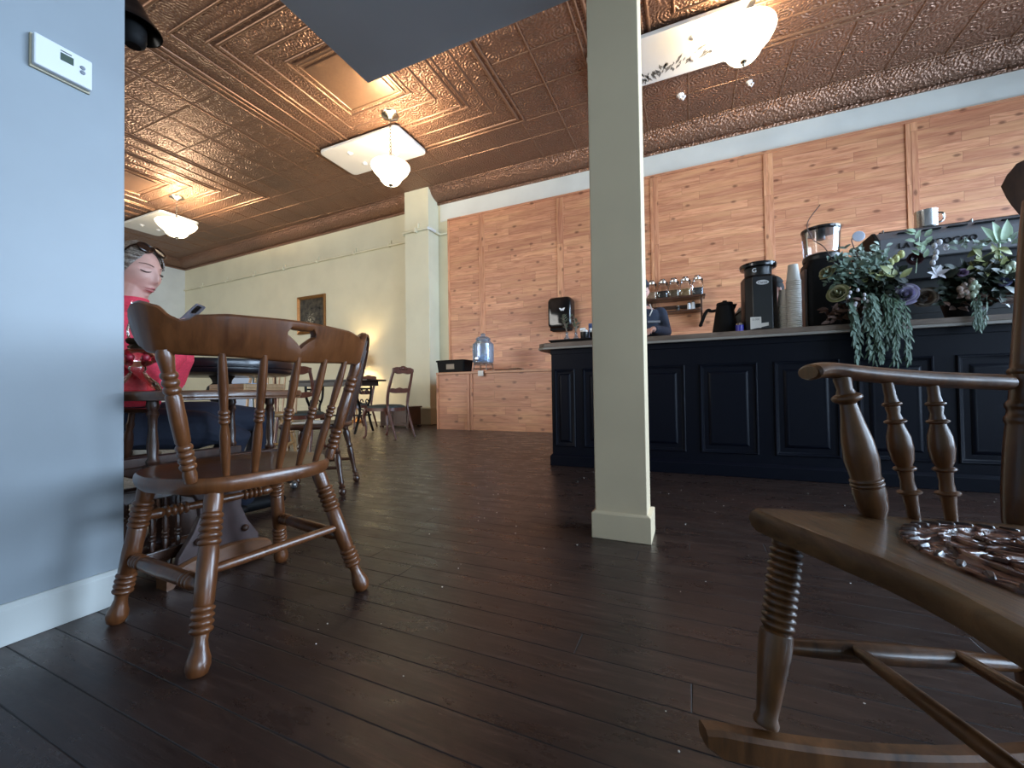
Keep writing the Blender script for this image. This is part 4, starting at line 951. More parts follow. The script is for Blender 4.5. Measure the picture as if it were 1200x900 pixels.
def cup(x, y, lab):
    t = thing('black_cup', lab, 'cup', (x, y, ZT+.007), .5, 'black cups with white napkins on the tray')
    g = G(); g.lathe([(0, .030), (.05, .034), (1, .040), (.98, .036), (.1, .03)], (0, 0, 0), (0, 0, .085), 20, cap=True); g.obj('body', MAT['black'], t)
    g = G(); rnd = random.Random(int(x*999))
    for k in range(4):
        a = rnd.uniform(0, 6); g.add([(0, 0, .06), (.03*math.cos(a), .03*math.sin(a), .06), (.045*math.cos(a+.3), .045*math.sin(a+.3), .12), (.01, 0, .125)], [(0, 1, 2, 3)])
    g.ball((0, 0, .09), (.032, .028, .022), 8, 6); g.obj('napkin', MAT['paper'], t, False)
cup(-.865, 3.58, 'black cup with white paper on the tray, first after the bud bottles'); cup(-.795, 3.64, 'black cup with white paper, second after the bud bottles'); cup(-.715, 3.60, 'black cup with white paper on the tray, touching the column edge')
t = thing('blue_card_holder', 'blue boxed card holder standing behind the black cups by the column', 'holder', (-.80, 3.83, ZT+.007), R_(-10))
g = G(); g.box2((-.09, -.04, 0), (.09, .04, .05)); g.obj('base', MAT['black'], t, False, bevel=.006)
g = G(); g.box2((-.085, -.02, .05), (.085, .02, .20)); g.obj('box', MAT['blue'], t, False, bevel=.004)
g = G(); g.box2((-.07, -.024, .07), (.0, -.019, .13)); g.box2((-.04, -.024, .15), (.06, -.019, .165)); g.obj('printed_panel', flat('pale blue print', (168, 200, 236), .5), t, False)
# towel dispenser on the wall
a = at(646, 352, 7.37); b = at(674, 386, 7.37); cx, cz, w, h = (a.x+b.x)/2, (a.z+b.z)/2, (b.x-a.x), (a.z-b.z)
t = thing('towel_dispenser', 'glossy black paper towel dispenser on the cedar wall', 'dispenser', (cx, 7.351, cz-h/2))
g = G(); g.loft([[(p[0], y, p[1]+h/2) for p in rr_box(w/2*s, h/2*s, .09*s)] for y, s in ((0, 1), (-.14, 1), (-.20, .97), (-.235, .90), (-.245, .8))]); g.obj('cover', flat('gloss black plastic', (14, 14, 16), .12), t, True, 50)
g = G(); g.box2((-w*.42, -.2, -.03), (w*.42, -.01, .04)); g.obj('paper_slot', MAT['blackmat'], t, False, bevel=.02)
g = G(); g.add([(.0, -.247, .37), (.045, -.247, .365), (.06, -.247, .345), (.08, -.247, .365), (.12, -.247, .37), (.085, -.247, .31), (.06, -.247, .325), (.045, -.247, .31)], [(0, 1, 2, 7), (2, 6, 7), (2, 3, 5, 6), (3, 4, 5)]); g.obj('logo', MAT['white'], t, False)
# shelf with jars
a, b = at(772, 351, 7.2), at(825, 346, 7.2); zs = (a.z+b.z)/2
SX0, SX1 = at(757, 350, 7.2).x, at(824, 346, 7.2).x
t = thing('wall_shelf', 'dark wood two tier wall shelf behind the bar', 'shelf', (SX0, 7.35, zs-.46)); SW = SX1-SX0
g = G(); g.box2((-.03, -.26, .43), (SW+.03, 0, .465)); g.obj('top_board', MAT['dark'], t, False, bevel=.004)
g = G(); g.box2((0, -.22, .22), (SW-.04, 0, .245)); g.obj('lower_board', MAT['dark'], t, False, bevel=.004)
for x in (.0, SW-.04):
    g = G(); g.prism([(0, 0), (0, .43), (-.22, .43), (-.22, .2), (-.05, -.02)], x, x+.025, Matrix(((0, 0, 1, 0), (1, 0, 0, 0), (0, 1, 0, 0), (0, 0, 0, 1)))); g.obj('side', MAT['dark'], t, False, bevel=.003)
g = G(); g.box2((.02, -.02, .30), (SW-.04, 0, .36)); g.obj('back_rail', MAT['dark'], t, False)
def jar(px, col, lab):
    x = at(px, 335, 7.22).x; t = thing('glass_jar', lab, 'jar', (x, 7.22, zs+.0055), 0, 'glass jars on the wall shelf')
    sq = lambda r, z: [(p[0], p[1], z) for p in rr_box(r, r, .035)]
    g = G(); g.loft([sq(.075, 0), sq(.082, .02), sq(.082, .21), sq(.055, .245), sq(.055, .26)]); g.obj('jar', MAT['glass'], t, True, 50)
    g = G(); g.loft([sq(.072, .008), sq(.076, .02), sq(.076, .12)]); g.obj('contents', col, t, True)
    g = G(); g.lathe([(0, .062), (.4, .064), (.6, .05), (.7, .02), (.85, .024), (1, .01)], (0, 0, .258), (0, 0, .33), 18); g.obj('lid', MAT['steel'], t)
    g = G(); g.tube([(-.066, 0, .25), (-.03, 0, .33), (.03, 0, .33), (.066, 0, .25)], .007, 6); g.box((.07, 0, .25), (.02, .03, .04)); g.obj('clamp', MAT['black'], t, False)
cc = [flat('pale dried leaf', (168, 140, 116), .8, 0, .3), flat('black tea', (38, 36, 38), .8, 0, .4), flat('brown tea', (104, 88, 66), .8, 0, .4), flat('tan tea', (150, 128, 90), .8, 0, .4), flat('slate tea', (56, 62, 70), .8, 0, .4)]
for px, m, l in zip((763.5, 776.5, 789.5, 803, 817.5), cc, ('glass jar of pale leaves beside the man in the navy cap', 'glass jar of black tea, second jar from the man', 'glass jar of brown tea in the middle of the shelf', 'glass jar of tan tea, second from the shelf end', 'glass jar of slate tea at the open end of the shelf')): jar(px, m, l)
for px, m, l, h in ((807.5, MAT['white'], 'white shaker on the lower shelf', .11), (812.5, MAT['white'], 'white shaker at the end of the lower shelf', .12), (794.5, MAT['black'], 'black lidded jar on the lower shelf', .07)):
    x = at(px, 360, 7.22).x; t = thing('shaker', l, 'shaker', (x, 7.22, zs-.2145))
    g = G(); g.lathe([(0, .026), (.1, .03), (.8, .028), (1, .022)], (0, 0, 0), (0, 0, h), 14); g.obj('body', m, t)
    g = G(); g.lathe([(0, .024), (.6, .022), (1, .008)], (0, 0, h), (0, 0, h+.025), 14); g.obj('lid', MAT['steel'], t)
# kettle
t = thing('electric_kettle', 'matt black kettle with angular handle on the bar', 'kettle', (.262, 3.80, ZT))
g = G(); g.lathe([(0, .10), (.06, .106), (.10, .104), (.13, .098), (.9, .066), (.95, .064), (1, .055)], (0, 0, 0), (0, 0, .265), 32); g.obj('body', MAT['blackmat'], t)
g = G(); g.lathe([(0, .064), (.5, .06), (.6, .02), (1, .016)], (0, 0, .262), (0, 0, .30), 24); g.obj('lid', MAT['blackmat'], t)
g = G(); g.tube(catmull([(-.065, 0, .225), (-.10, 0, .222), (-.125, 0, .232), (-.15, 0, .20), (-.185, 0, .11)], 6), [.012]*8+[.014]*17, 10, ends=True); g.obj('handle', MAT['blackmat'], t)
g = G(); g.loft([[(.055, -.03, .20), (.055, .03, .20), (.066, 0, .205)], [(.05, -.028, .262), (.05, .028, .262), (.092, 0, .268)]]); g.obj('spout', MAT['blackmat'], t)
# white bag with black strap + can
t = thing('paper_bag', 'white paper bag with black handle loop beside the thermal server', 'bag', (.40, 3.98, ZT))
g = G(); g.loft([[(-.10, -.05, 0), (.07, -.05, 0), (.07, .05, 0), (-.10, .05, 0)], [(-.10, -.05, .12), (.07, -.05, .12), (.07, .05, .12), (-.10, .05, .12)], [(-.02, -.02, .26), (.08, -.02, .28), (.08, .01, .28), (-.02, .01, .26)]]); g.obj('body', MAT['paper'], t, False, bevel=.008)
g = G(); g.tube(catmull([(-.085, -.057, .02), (-.078, -.06, .13), (-.04, -.055, .20), (.03, -.045, .245)], 6), .007, 6); g.obj('handle_loop', MAT['black'], t)
t = thing('drinks_can', 'small blue and silver drinks can in front of the white bag', 'can', (.352, 3.652, ZT))
g = G(); g.lathe([(0, .022), (.05, .028), (.92, .028), (1, .023)], (0, 0, 0), (0, 0, .085), 18); g.obj('can_body', MAT['steel'], t)
g = G(); g.lathe([(0, .0285), (1, .0285)], (0, 0, .012), (0, 0, .068), 18); g.obj('blue_band', flat('violet blue print', (62, 58, 168), .35), t)
# thermal coffee server
t = thing('coffee_server', 'black insulated coffee server with white oval badge on the bar', 'server', (.497, 3.74, ZT), R_(8))
def octo(w, d, c, z): return [(-w+c, -d, z), (w-c, -d, z), (w, -d+c, z), (w, d-c, z), (w-c, d, z), (-w+c, d, z), (-w, d-c, z), (-w, -d+c, z)]
g = G(); g.loft([octo(.118, .11, .045, 0), octo(.118, .11, .045, .02), octo(.112, .105, .045, .03), octo(.112, .105, .045, .43), octo(.10, .095, .045, .45)]); g.obj('body', MAT['black'], t, False, bevel=.004)
g = G(); g.lathe([(0, .094), (.7, .094), (1, .10)], (0, 0, .448), (0, 0, .515), 28); g.obj('collar', MAT['black'], t)
g = G(); g.lathe([(0, .10), (.1, .125), (.6, .13), (.8, .128), (1, .11)], (0, 0, .513), (0, 0, .555), 32); g.obj('lid', flat('gloss black lid', (18, 18, 20), .15), t)
g = G(); g.lathe([(0, .044), (1, .042)], (0, -.1055, .385), (0, -.108, .385), 28, sx=1.0, sy=.42) ; bad = g.obj('badge', MAT['white'], t)
MT = lambda x, y, z: Matrix.Translation((x, y, z)) @ Matrix.Rotation(R_(90), 4, 'X')
lettering('Curtis', .026, .0004, MAT['blackmat'], bad, MT(0, -.1088, .385))
lettering('G', .045, .0005, MAT['white'], t, MT(-.052, -.099, .482) , 'letter_mark')
g = G(); g.box2((-.09, -.1075, .035), (-.015, -.1052, .12)); g.add([(-.09, -.1076, .025), (.035, -.1076, .05), (.035, -.1076, .075), (-.02, -.1076, .07), (-.09, -.1076, .045)], [(0, 1, 2, 3, 4)]); g.obj('care_sticker', MAT['paper'], t, False)
lettering('D.300', .02, .0003, flat('grey print', (120, 120, 120), .6), t, MT(-.052, -.1079, .10), 'printed_code')
# paper cups
CUP = [(0, .0455), (.03, .0495), (.06, .049), (.08, .0445), (1, .031), (.985, .0298), (.08, .0432), (0, .0450)]
def cup_stack(x, y, n, z0, grp, labels, step=.0155, top=True):
    first = None
    for k in range(n):
        g = None
        if first is None:
            g = G(); g.lathe(CUP, (0, 0, 0), (0, 0, .13), 24, cap=False); g.add([(.0305*math.cos(2*math.pi*j/24), .0305*math.sin(2*math.pi*j/24), .127) for j in range(24)], [tuple(range(24))])
            first = g.obj('paper_cup', MAT['paper'], None); o = first
        else:
            o = first.copy(); COL.objects.link(o)
        o.location = (x, y, z0+step*k); tag(o, labels[1] if k == n-1 else labels[0], 'cup', grp)
cup_stack(.707, 3.62, 24, ZT, 'nested paper cups in the tall stack', ('upturned white paper cup nested in the tall stack beside the coffee server', 'topmost upturned white paper cup of the tall stack'))
cup_stack(.668, 3.755, 14, ZT, 'nested paper cups in the shorter stack', ('upturned white paper cup nested in the shorter stack behind the tall one', 'topmost upturned paper cup of the shorter stack'))
# grinder
t = thing('coffee_grinder', 'black coffee grinder with clear bean hopper behind the flowers', 'grinder', (.925, 3.80, ZT))
g = G(); g.loft([[(p[0], p[1], z) for p in rr_box(.125*s, .15*s, .04)] for z, s in ((0, 1), (.03, 1), (.47, .97), (.52, .9), (.53, .8))]); g.obj('body', MAT['blackmat'], t, True, 50)
g = G(); g.box2((-.014-.125, -.13, .02), (-.119, .1, .46)); g.obj('side_panel', MAT['dark'], t, False, bevel=.006)
g = G(); g.lathe([(0, .10), (.15, .118), (.5, .122), (.8, .118), (1, .10)], (0, 0, .52), (0, 0, .58), 28); g.obj('collar', MAT['black'], t)
g = G(); g.lathe([(0, .10), (.05, .112), (1, .122), (.99, .116), (.06, .106)], (0, 0, .575), (0, 0, .76), 32, cap=False); g.obj('hopper', MAT['glass'], t)
g = G(); g.lathe([(0, .118), (.3, .126), (.8, .126), (1, .11)], (0, 0, .752), (0, 0, .785), 32); g.lathe([(0, .03), (1, .028)], (0, 0, .70), (0, 0, .76), 14); g.obj('hopper_lid', flat('smoked black lid', (30, 28, 28), .12), t)
g = G(); g.box2((.005, -.148, .075), (.072, -.1435, .115)); g.obj('warning_sticker', MAT['yellow'], t, False)
# espresso machine
EY = 3.93
a = at(1030, 282, EY); b = at(1030, 305, EY); c = at(1200, 252, EY)
t = thing('espresso_machine', 'wide charcoal espresso machine with raised lettering on the bar behind the flowers', 'machine', (a.x, EY, ZT)); W = 1.12
zt, zb = 1.775-ZT, 1.60-ZT
g = G(); g.loft([[(0, y, z) for y, z in ((0, zb), (0, zt-.01), (.06, zt+.055), (.50, zt+.055), (.50, zb))], [(W, y, z) for y, z in ((0, zb), (0, zt-.01), (.06, zt+.055), (.50, zt+.055), (.50, zb))]]); g.obj('upper_body', MAT['charcoal'], t, False, bevel=.008)
g = G(); g.box2((.02, .02, zb-.15), (W-.02, .42, zb+.005)); g.obj('back_panel', flat('dark steel', (60, 60, 64), .3, .6), t, False, bevel=.006)
g = G(); g.box2((.03, .10, .05), (W-.03, .52, zb-.14)); g.obj('lower_body', MAT['black'], t, False, bevel=.01)
g = G(); g.box2((-.01, .04, .05), (W+.01, .58, .11)); g.obj('drip_tray', MAT['black'], t, False, bevel=.006)
for x in (.08, W-.08):
    for y in (.12, .48): g = G(); g.lathe([(0, .028), (.8, .03), (1, .022)], (x, y, 0), (x, y, .052), 14); g.obj('foot', MAT['black'], t)
for x in (-.012, W+.012):
    g = G(); M = Matrix(((0, 0, 1, 0), (1, 0, 0, 0), (0, 1, 0, 0), (0, 0, 0, 1))); g.prism([(-.005, zb-.005), (-.005, zt-.008), (.06, zt+.062), (.50, zt+.062), (.51, zb-.005)], x-.012, x+.012, M); g.obj('side_panel', MAT['blackmat'], t, False, bevel=.004)
g = G(); 
for k in range(5): g.tube([(.05, .15+.08*k, zt+.085), (W-.05, .15+.08*k, zt+.085)], .006, 6)
for x in (.06, .56, W-.06): g.tube([(x, .1, zt+.05), (x, .1, zt+.085), (x, .48, zt+.085), (x, .48, zt+.05)], .006, 6)
g.obj('cup_rail', MAT['steel'], t)
for k in range(7):
    x0 = .12+.14*k
    g = G(); g.box2((x0, -.002, zt-.004), (x0+.10, .03, zt+.004), Matrix.Translation((0, .018, .03))); g.obj('vent_slot', MAT['blackmat'], t, False)
lettering('LA MARZOCCO', .058, .004, flat('dark raised letters', (34, 32, 34), .3, .4), t, MT(.325, -.004, (zt+zb)/2+.012), 'lettering', .95, 1.12)
g = G(); g.box2((0, -.003, zb-.004), (W, .002, zb+.004)); g.obj('trim_strip', MAT['black'], t, False)
c0 = at(1085, 262, EY+.2)
t = thing('steel_pitcher', 'shiny steel canister standing on top of the espresso machine', 'pitcher', (c0.x, EY+.2, 1.775+.0565+.035))
g = G(); g.lathe([(0, .06), (.03, .066), (.9, .066), (1, .068), (.97, .062)], (0, 0, 0), (0, 0, .13), 28); g.obj('body', MAT['steel'], t)
g = G(); g.tube(catmull([(.06, 0, .11), (.10, 0, .10), (.10, 0, .05), (.06, 0, .03)], 5), .007, 8); g.obj('handle', MAT['steel'], t)
# box of sachets under the flowers
# ------------------------------------------------------------------ flowers
LF = dict(dk=flat('dark green leaf', (32, 44, 30), .5, 0, .35), sage=flat('sage eucalyptus leaf', (112, 134, 118), .6, 0, .25), grey=flat('grey green leaf', (150, 166, 152), .6, 0, .2), lime=flat('lime green leaf', (146, 152, 98), .5, 0, .2),
          willow=flat('willow green leaf', (74, 98, 76), .5, 0, .3), brown=flat('dried brown leaf', (80, 56, 44), .7, 0, .3))
def leaf(g, c, d, L, w, fold=.25):
    d = d.normalized(); s = d.cross(Vector((.2, -.9, .35)))
    if s.length < .1: s = d.cross(Vector((1, 0, 0)))
    s = s.normalized(); n_ = s.cross(d).normalized(); P = []
    for u, ww in ((0, .1), (.25, .8), (.5, 1), (.75, .7), (1, .05)):
        b = c+d*(L*u)-n_*(.25*L*u*u); P.append((b-s*w*ww+n_*fold*w*ww, b, b+s*w*ww+n_*fold*w*ww))
    vs = [q for p in P for q in p]; fs = []
    for i in range(4):
        for j in range(2): k0 = i*3+j; fs.append((k0, k0+1, k0+4, k0+3))
    g.add(vs, fs)
def rvec(r, k=1.0): return Vector((r.uniform(-1, 1), r.uniform(-1.2, .4)*k, r.uniform(-.6, 1)))
def cloud(name, m, par, c, ext, n, L, w, seed, stem=True):
    r = random.Random(seed); g = G()
    for i in range(n):
        q = [max(-1.7, min(1.7, r.gauss(0, 1))) for _ in range(3)]; p = Vector(c)+Vector((q[0]*ext[0]*.5, q[1]*ext[1]*.5, q[2]*ext[2]*.5))
        leaf(g, p, rvec(r), L*r.uniform(.6, 1.3), w*r.uniform(.7, 1.2))
    o = g.obj(name, m, par, True, 60); o['kind'] = 'stuff'; return o
def rose(par, c, R, m, m2, seed, face=(-.25, -.9, .15), name='rose'):
    f = Vector(face).normalized(); x, y, _ = frame_from(f); r = random.Random(seed); g = G()
    for ringi, (rr, n, op, hh) in enumerate(((.14, 3, .1, .55), (.28, 3, .2, .5), (.44, 4, .3, .5), (.62, 4, .5, .5), (.82, 5, .8, .4), (1.0, 5, 1.1, .3))):
        for k in range(n):
            a0 = 2*math.pi*k/n+ringi*.7; half = math.pi/n*1.12; vs = []; U, V = 6, 5; jr = r.uniform(.92, 1.08); jz = r.uniform(-.05, .05)
            for i in range(U+1):
                for j in range(V+1):
                    a = a0-half+2*half*i/U; v = j/V; e = 1-abs(2*i/U-1)**2*.25*v
                    cu = max(0, v-.7)/.3; rad = R*rr*jr*(.5+.45*v**.7+.14*cu*op*.6); z = R*(-.45+(1.15-.72*rr)*v*e+jz-.12*cu*cu*op)
                    vs.append(Vector(c)+x*rad*math.cos(a)+y*rad*math.sin(a)+f*z)
            fs = [(i*(V+1)+j, (i+1)*(V+1)+j, (i+1)*(V+1)+j+1, i*(V+1)+j+1) for i in range(U) for j in range(V)]
            g.cur = ringi % 2; g.add(vs, fs)  # every other ring takes the darker material, painted shade between petals
    g.ball(Vector(c)+f*R*.1, R*.22, 8, 6)
    g.cur = 0; o = g.obj(name, [m, m2 or m], par, True, 80); return o
def petal_mat(n, a, b): return flat(n, a, .6, 0, .1)
t = thing('flower_arrangement', 'large white rose and trailing greenery arrangement spilling over the bar front', 'flowers', (1.02, 3.60, ZT))
O = Vector((1.02, 3.60, ZT))
def L_(px, py, Y=3.47): return at(px, py, Y)-O
g = G(); g.lathe([(0, .05), (.1, .065), (.8, .08), (1, .07)], (0.02, -.03, 0), (0.02, -.03, .14), 20); g.obj('bowl', MAT['blackmat'], t)
cloud('dark_foliage', LF['dk'], t, L_(1022, 340, 3.49), (.19, .05, .12), 480, .065, .018, 1)
cloud('eucalyptus', LF['sage'], t, L_(1003, 318, 3.46), (.19, .05, .11), 260, .042, .012, 2)
cloud('grey_foliage', LF['grey'], t, L_(1010, 300, 3.48), (.16, .06, .07), 90, .045, .012, 3)
cloud('lime_leaf', LF['lime'], t, L_(1030, 325, 3.44), (.12, .03, .05), 14, .07, .02, 4)
cloud('dried_leaf', LF['brown'], t, L_(1000, 365, 3.46), (.16, .04, .07), 90, .06, .014, 5)
r = random.Random(21)
for nm, m, n, cx, half, zl in (('trailing_greenery', LF['willow'], 30, 1040, 30, (385, 428)), ('trailing_eucalyptus', LF['sage'], 14, 1018, 28, (375, 425))):
    g = G()
    for k in range(n):
        px = cx+r.gauss(0, half*.5); top = L_(px-6+r.uniform(-8, 8), r.uniform(338, 362), 3.44); bot = L_(px+r.uniform(-3, 5), min(r.uniform(*zl), 430), 3.40-.02*r.random()); mid = (top+bot)/2+Vector((0, -.03, .02)); P = catmull([top, mid, bot], 7)
        g.tube(P, .0016, 4)
        for i in range(2, len(P)-1):
            for _ in range(2):
                d = (P[i]-P[i-1]).normalized()+Vector((r.uniform(-.6, .6), r.uniform(-.6, .2), 0)); leaf(g, P[i], d, r.uniform(.035, .065), .0055 if nm[9:] == 'greenery' else .009)
    o = g.obj(nm, m, t, True, 60); o['kind'] = 'stuff'
wr = flat('lilac white rose', (206, 204, 222), .55, 0, .06); gr = flat('pale green rose', (192, 190, 156), .55, 0, .1); br = flat('dusty beige rose', (124, 112, 98), .6, 0, .12); gr_shade = flat('shaded green petal', (138, 140, 98), .6, 0, .1); dr = flat('dark burgundy bloom', (58, 16, 26), .6, 0, .2)
def lb(o, s): o['label'] = s
lb(rose(t, L_(1062, 344, 3.42), .066, wr, flat('shaded lilac petal', (158, 150, 182), .6, 0, .1), 1), 'lilac white open rose'); lb(rose(t, L_(981, 343, 3.43), .062, gr, gr_shade, 2, (-.5, -.8, .3)), 'pale green rose'); lb(rose(t, L_(968, 318, 3.45), .052, gr, gr_shade, 3, (-.6, -.6, .5)), 'pale green half-open rose'); lb(rose(t, L_(1084, 348, 3.45), .062, br, flat('shaded beige petal', (84, 72, 62), .6, 0, .1), 4), 'dusty beige rose'); lb(rose(t, L_(1073, 302, 3.50), .042, dr, None, 5), 'dark burgundy bloom')  # second petal colours are painted shade for the gaps
# hanging white bells, bud sprays, honesty stems
def spray(par, pts, rad, m, nm):
    g = G()
    for p in pts: g.ball(p, (rad, rad, rad*1.35), 8, 6)
    return g.obj(nm, m, par)
wp_ = flat('white blossom', (226, 224, 230), .5, 0, .05); gp_ = flat('green white bud', (186, 200, 176), .5, 0, .1)
spray(t, [L_(1004+r.uniform(-10, 14), 340+k*2.6, 3.41) for k in range(12)], .010, wp_, 'white_bell_spray')
spray(t, [L_(1095+x, 288+y, 3.48) for x, y in ((0, 0), (2, 8), (1, 14), (6, -4), (14, 2), (-2, 20))], .015, wp_, 'white_bud_spray')
g = G(); rr_ = random.Random(4)
for k in range(12):
    c = L_(1075+rr_.uniform(-5, 10), 272+k*2.7, 3.49); leaf(g, c, Vector((rr_.uniform(-1, 1), -.3, rr_.uniform(.1, 1))), .055, .016)
g.tube([L_(1073, 320, 3.5), L_(1078, 270, 3.49)], .003, 5); lb(g.obj('snapdragon_stem', flat('mint green petals', (166, 190, 160), .55, 0, .15), t), 'mint green flower spike')
g = G()
for (x, y) in ((1006, 277),):
    c = L_(x, y, 3.47); g.lathe([(0, .02), (.3, .036), (.7, .034), (1, .004)], c, c+Vector((.0, -.006, .0)), 14)
lb(g.obj('honesty_seedhead', flat('pearly seed disc', (208, 214, 230), .4, 0, .05), t), 'pearly white seed discs')
for P in ([(1012, 320), (1003, 296), (998, 282), (1001, 278)], [(978, 310), (966, 290), (952, 280), (946, 262), (961, 240)]):
    g = G(); g.tube(catmull([L_(x, y, 3.48) for x, y in P], 6), .0035, 5); g.obj('twig', LF['brown'], t)
lb(spray(t, [L_(1050, 303, 3.46), L_(1044, 307, 3.46), L_(1056, 298, 3.465)], .020, flat('soft yellow petals', (206, 206, 140), .55, 0, .1), 'yellow_bud'), 'pale yellow bud')
g = G(); c = L_(1098, 322, 3.43)
for k in range(6):
    a = k*1.05; leaf(g, c, Vector((math.cos(a)*.6-.1, -.5, math.sin(a)*.6+.3)), .06, .014)
lb(g.obj('lily_bloom', wp_, t), 'white trumpet bloom')
t = thing('flower_arrangement', 'darker flower arrangement with green-white tulip beside the rocking chair post', 'flowers', (1.62, 3.58, ZT)); O = Vector((1.62, 3.58, ZT))
g = G(); g.lathe([(0, .07), (.1, .09), (.8, .11), (1, .10)], (0, .0, 0), (0, .0, .12), 20); g.obj('bowl', MAT['blackmat'], t)
cloud('dark_foliage', LF['dk'], t, L_(1149, 332, 3.50), (.21, .06, .13), 480, .07, .02, 8)
cloud('dried_leaf', LF['brown'], t, L_(1142, 350, 3.5), (.19, .05, .06), 90, .06, .016, 9)
cloud('lime_leaf', LF['lime'], t, L_(1165, 306, 3.47), (.14, .04, .06), 26, .08, .02, 10)
cloud('grey_foliage', LF['grey'], t, L_(1152, 285, 3.47), (.14, .03, .03), 34, .05, .013, 11)
g = G(); c = L_(1171, 285, 3.46)
for k in range(6):
    a = k*1.05; leaf(g, c+Vector((.015*math.cos(a), .01*math.sin(a), 0)), Vector((math.cos(a)*.35, math.sin(a)*.35-.1, 1)), .13, .026)
g.tube([L_(1172, 320, 3.5), c], .006, 6); lb(g.obj('tulip', flat('green white tulip', (176, 202, 168), .5, 0, .1), t), 'green white tulip')
spray(t, [L_(1130+x, 335+y, 3.44) for x, y in ((0, 0), (6, 2), (-5, 4), (2, 8), (9, -6), (-3, 10), (5, 12))], .017, flat('pinkish cream bud', (180, 158, 146), .55, 0, .1), 'cream_bud_cluster')
spray(t, [L_(1139+x, 337+y, 3.43) for x, y in ((0, 0), (3, -5), (4, 5), (7, 0), (1, 9))], .016, gp_, 'green_bud_cluster')
spray(t, [L_(1180+x, 315+y, 3.45) for x, y in ((0, 0), (6, -4), (-4, 5), (8, 6))], .020, gp_, 'pale_green_bloom')
lb(rose(t, L_(1128, 319, 3.44), .026, flat('soft violet flower', (150, 128, 160), .6, 0, .1), None, 7), 'soft violet flower')
lb(rose(t, L_(1177, 329, 3.44), .032, flat('blue violet flower', (120, 126, 170), .6, 0, .1), None, 8), 'blue violet flower')
r = random.Random(31); g = G()
for k in range(10):
    px = 1146+r.gauss(0, 6); P = catmull([L_(px, 345, 3.425), L_(px+r.uniform(-3, 3), 365, 3.41), L_(px+r.uniform(-5, 5), r.uniform(372, 384), 3.405)], 5); g.tube(P, .0015, 4)
    for p in P[2:]: leaf(g, p, Vector((r.uniform(-.5, .5), -.2, -1)), .04, .006)
o = g.obj('trailing_greenery', LF['willow'], t, True, 60); o['kind'] = 'stuff'
# ================================================================== PEOPLE
def gauss2(x, z, cx, cz, sx, sz): return math.exp(-((x-cx)/sx)**2-((z-cz)/sz)**2)
def head_pt(dx, dy, dz, H=1.0):
    x, y, z = .074*dx, .094*dy, .118*dz
    if z < 0:
        s = min(1, -z/.118); x *= 1-.30*s**1.4; y = y*(1-.10*s) if dy > 0 else y*(1-.42*s)
        if dy > 0: y += .004*s
    else: x *= 1-.04*z/.118; 
    if dy < 0 and z > 0: y *= 1.06
    if dy > .05:
        w = min(1, (dy-.05)/.3); a = 0
        a += .0155*gauss2(x, z, 0, -.028, .0100, .019)+.010*gauss2(x, z, 0, -.004, .008, .024)   # nose
        a += .0035*(gauss2(x, z, .012, -.036, .007, .008)+gauss2(x, z, -.012, -.036, .007, .008))
        for s in (-1, 1):
            a -= .0100*gauss2(x, z, s*.031, .008, .016, .012)
            a += .0062*gauss2(x, z, s*.031, .006, .011, .007)      # eyeball under lid
            a += .005*gauss2(x, z, s*.030, .030, .024, .008)
            a += .006*gauss2(x, z, s*.042, -.026, .020, .018)
        a += .0085*gauss2(x, z, 0, -.062, .020, .0055)+.0085*gauss2(x, z, 0, -.074, .018, .0060)-.004*gauss2(x, z, 0, -.068, .024, .0025)
        a -= .004*gauss2(x, z, 0, -.085, .02, .006)+.003*gauss2(x, z, 0, -.050, .008, .006)
        a += .012*gauss2(x, z, 0, -.102, .022, .014)
        y += a*w
    return Vector((x, y, z))*H
def head_geo(g, M, H=1.0, seg=72, rings=56):
    rs = []
    for i in range(rings+1):
        a = -math.pi/2+math.pi*i/rings; q = max(math.cos(a), 1e-3)
        rs.append([M @ head_pt(q*math.cos(2*math.pi*k/seg), q*math.sin(2*math.pi*k/seg), math.sin(a), H) for k in range(seg)])
    g.loft(rs)
    for s in (-1, 1):   # ears
        g.ball((0, 0, 0), (.010*H, .017*H, .030*H), 12, 8, M @ Matrix.Translation((s*.074*H, -.008*H, -.004*H)) @ Matrix.Rotation(s*-.35, 4, 'Z') @ Matrix.Rotation(.15, 4, 'X'))
def surf(M, x, z, H=1.0, off=.001):
    """point just above the front of the face"""
    lo, hi = 0.0, 1.0
    dz = z/.118; xx = x
    dx = x/.074/(1 if z > 0 else 1-.30*min(1, -z/.118)**1.4); dy = math.sqrt(max(1e-4, 1-dx*dx-dz*dz))
    p = head_pt(dx, dy, dz, H); return M @ (p+Vector((p.x*.2, off, 0)))
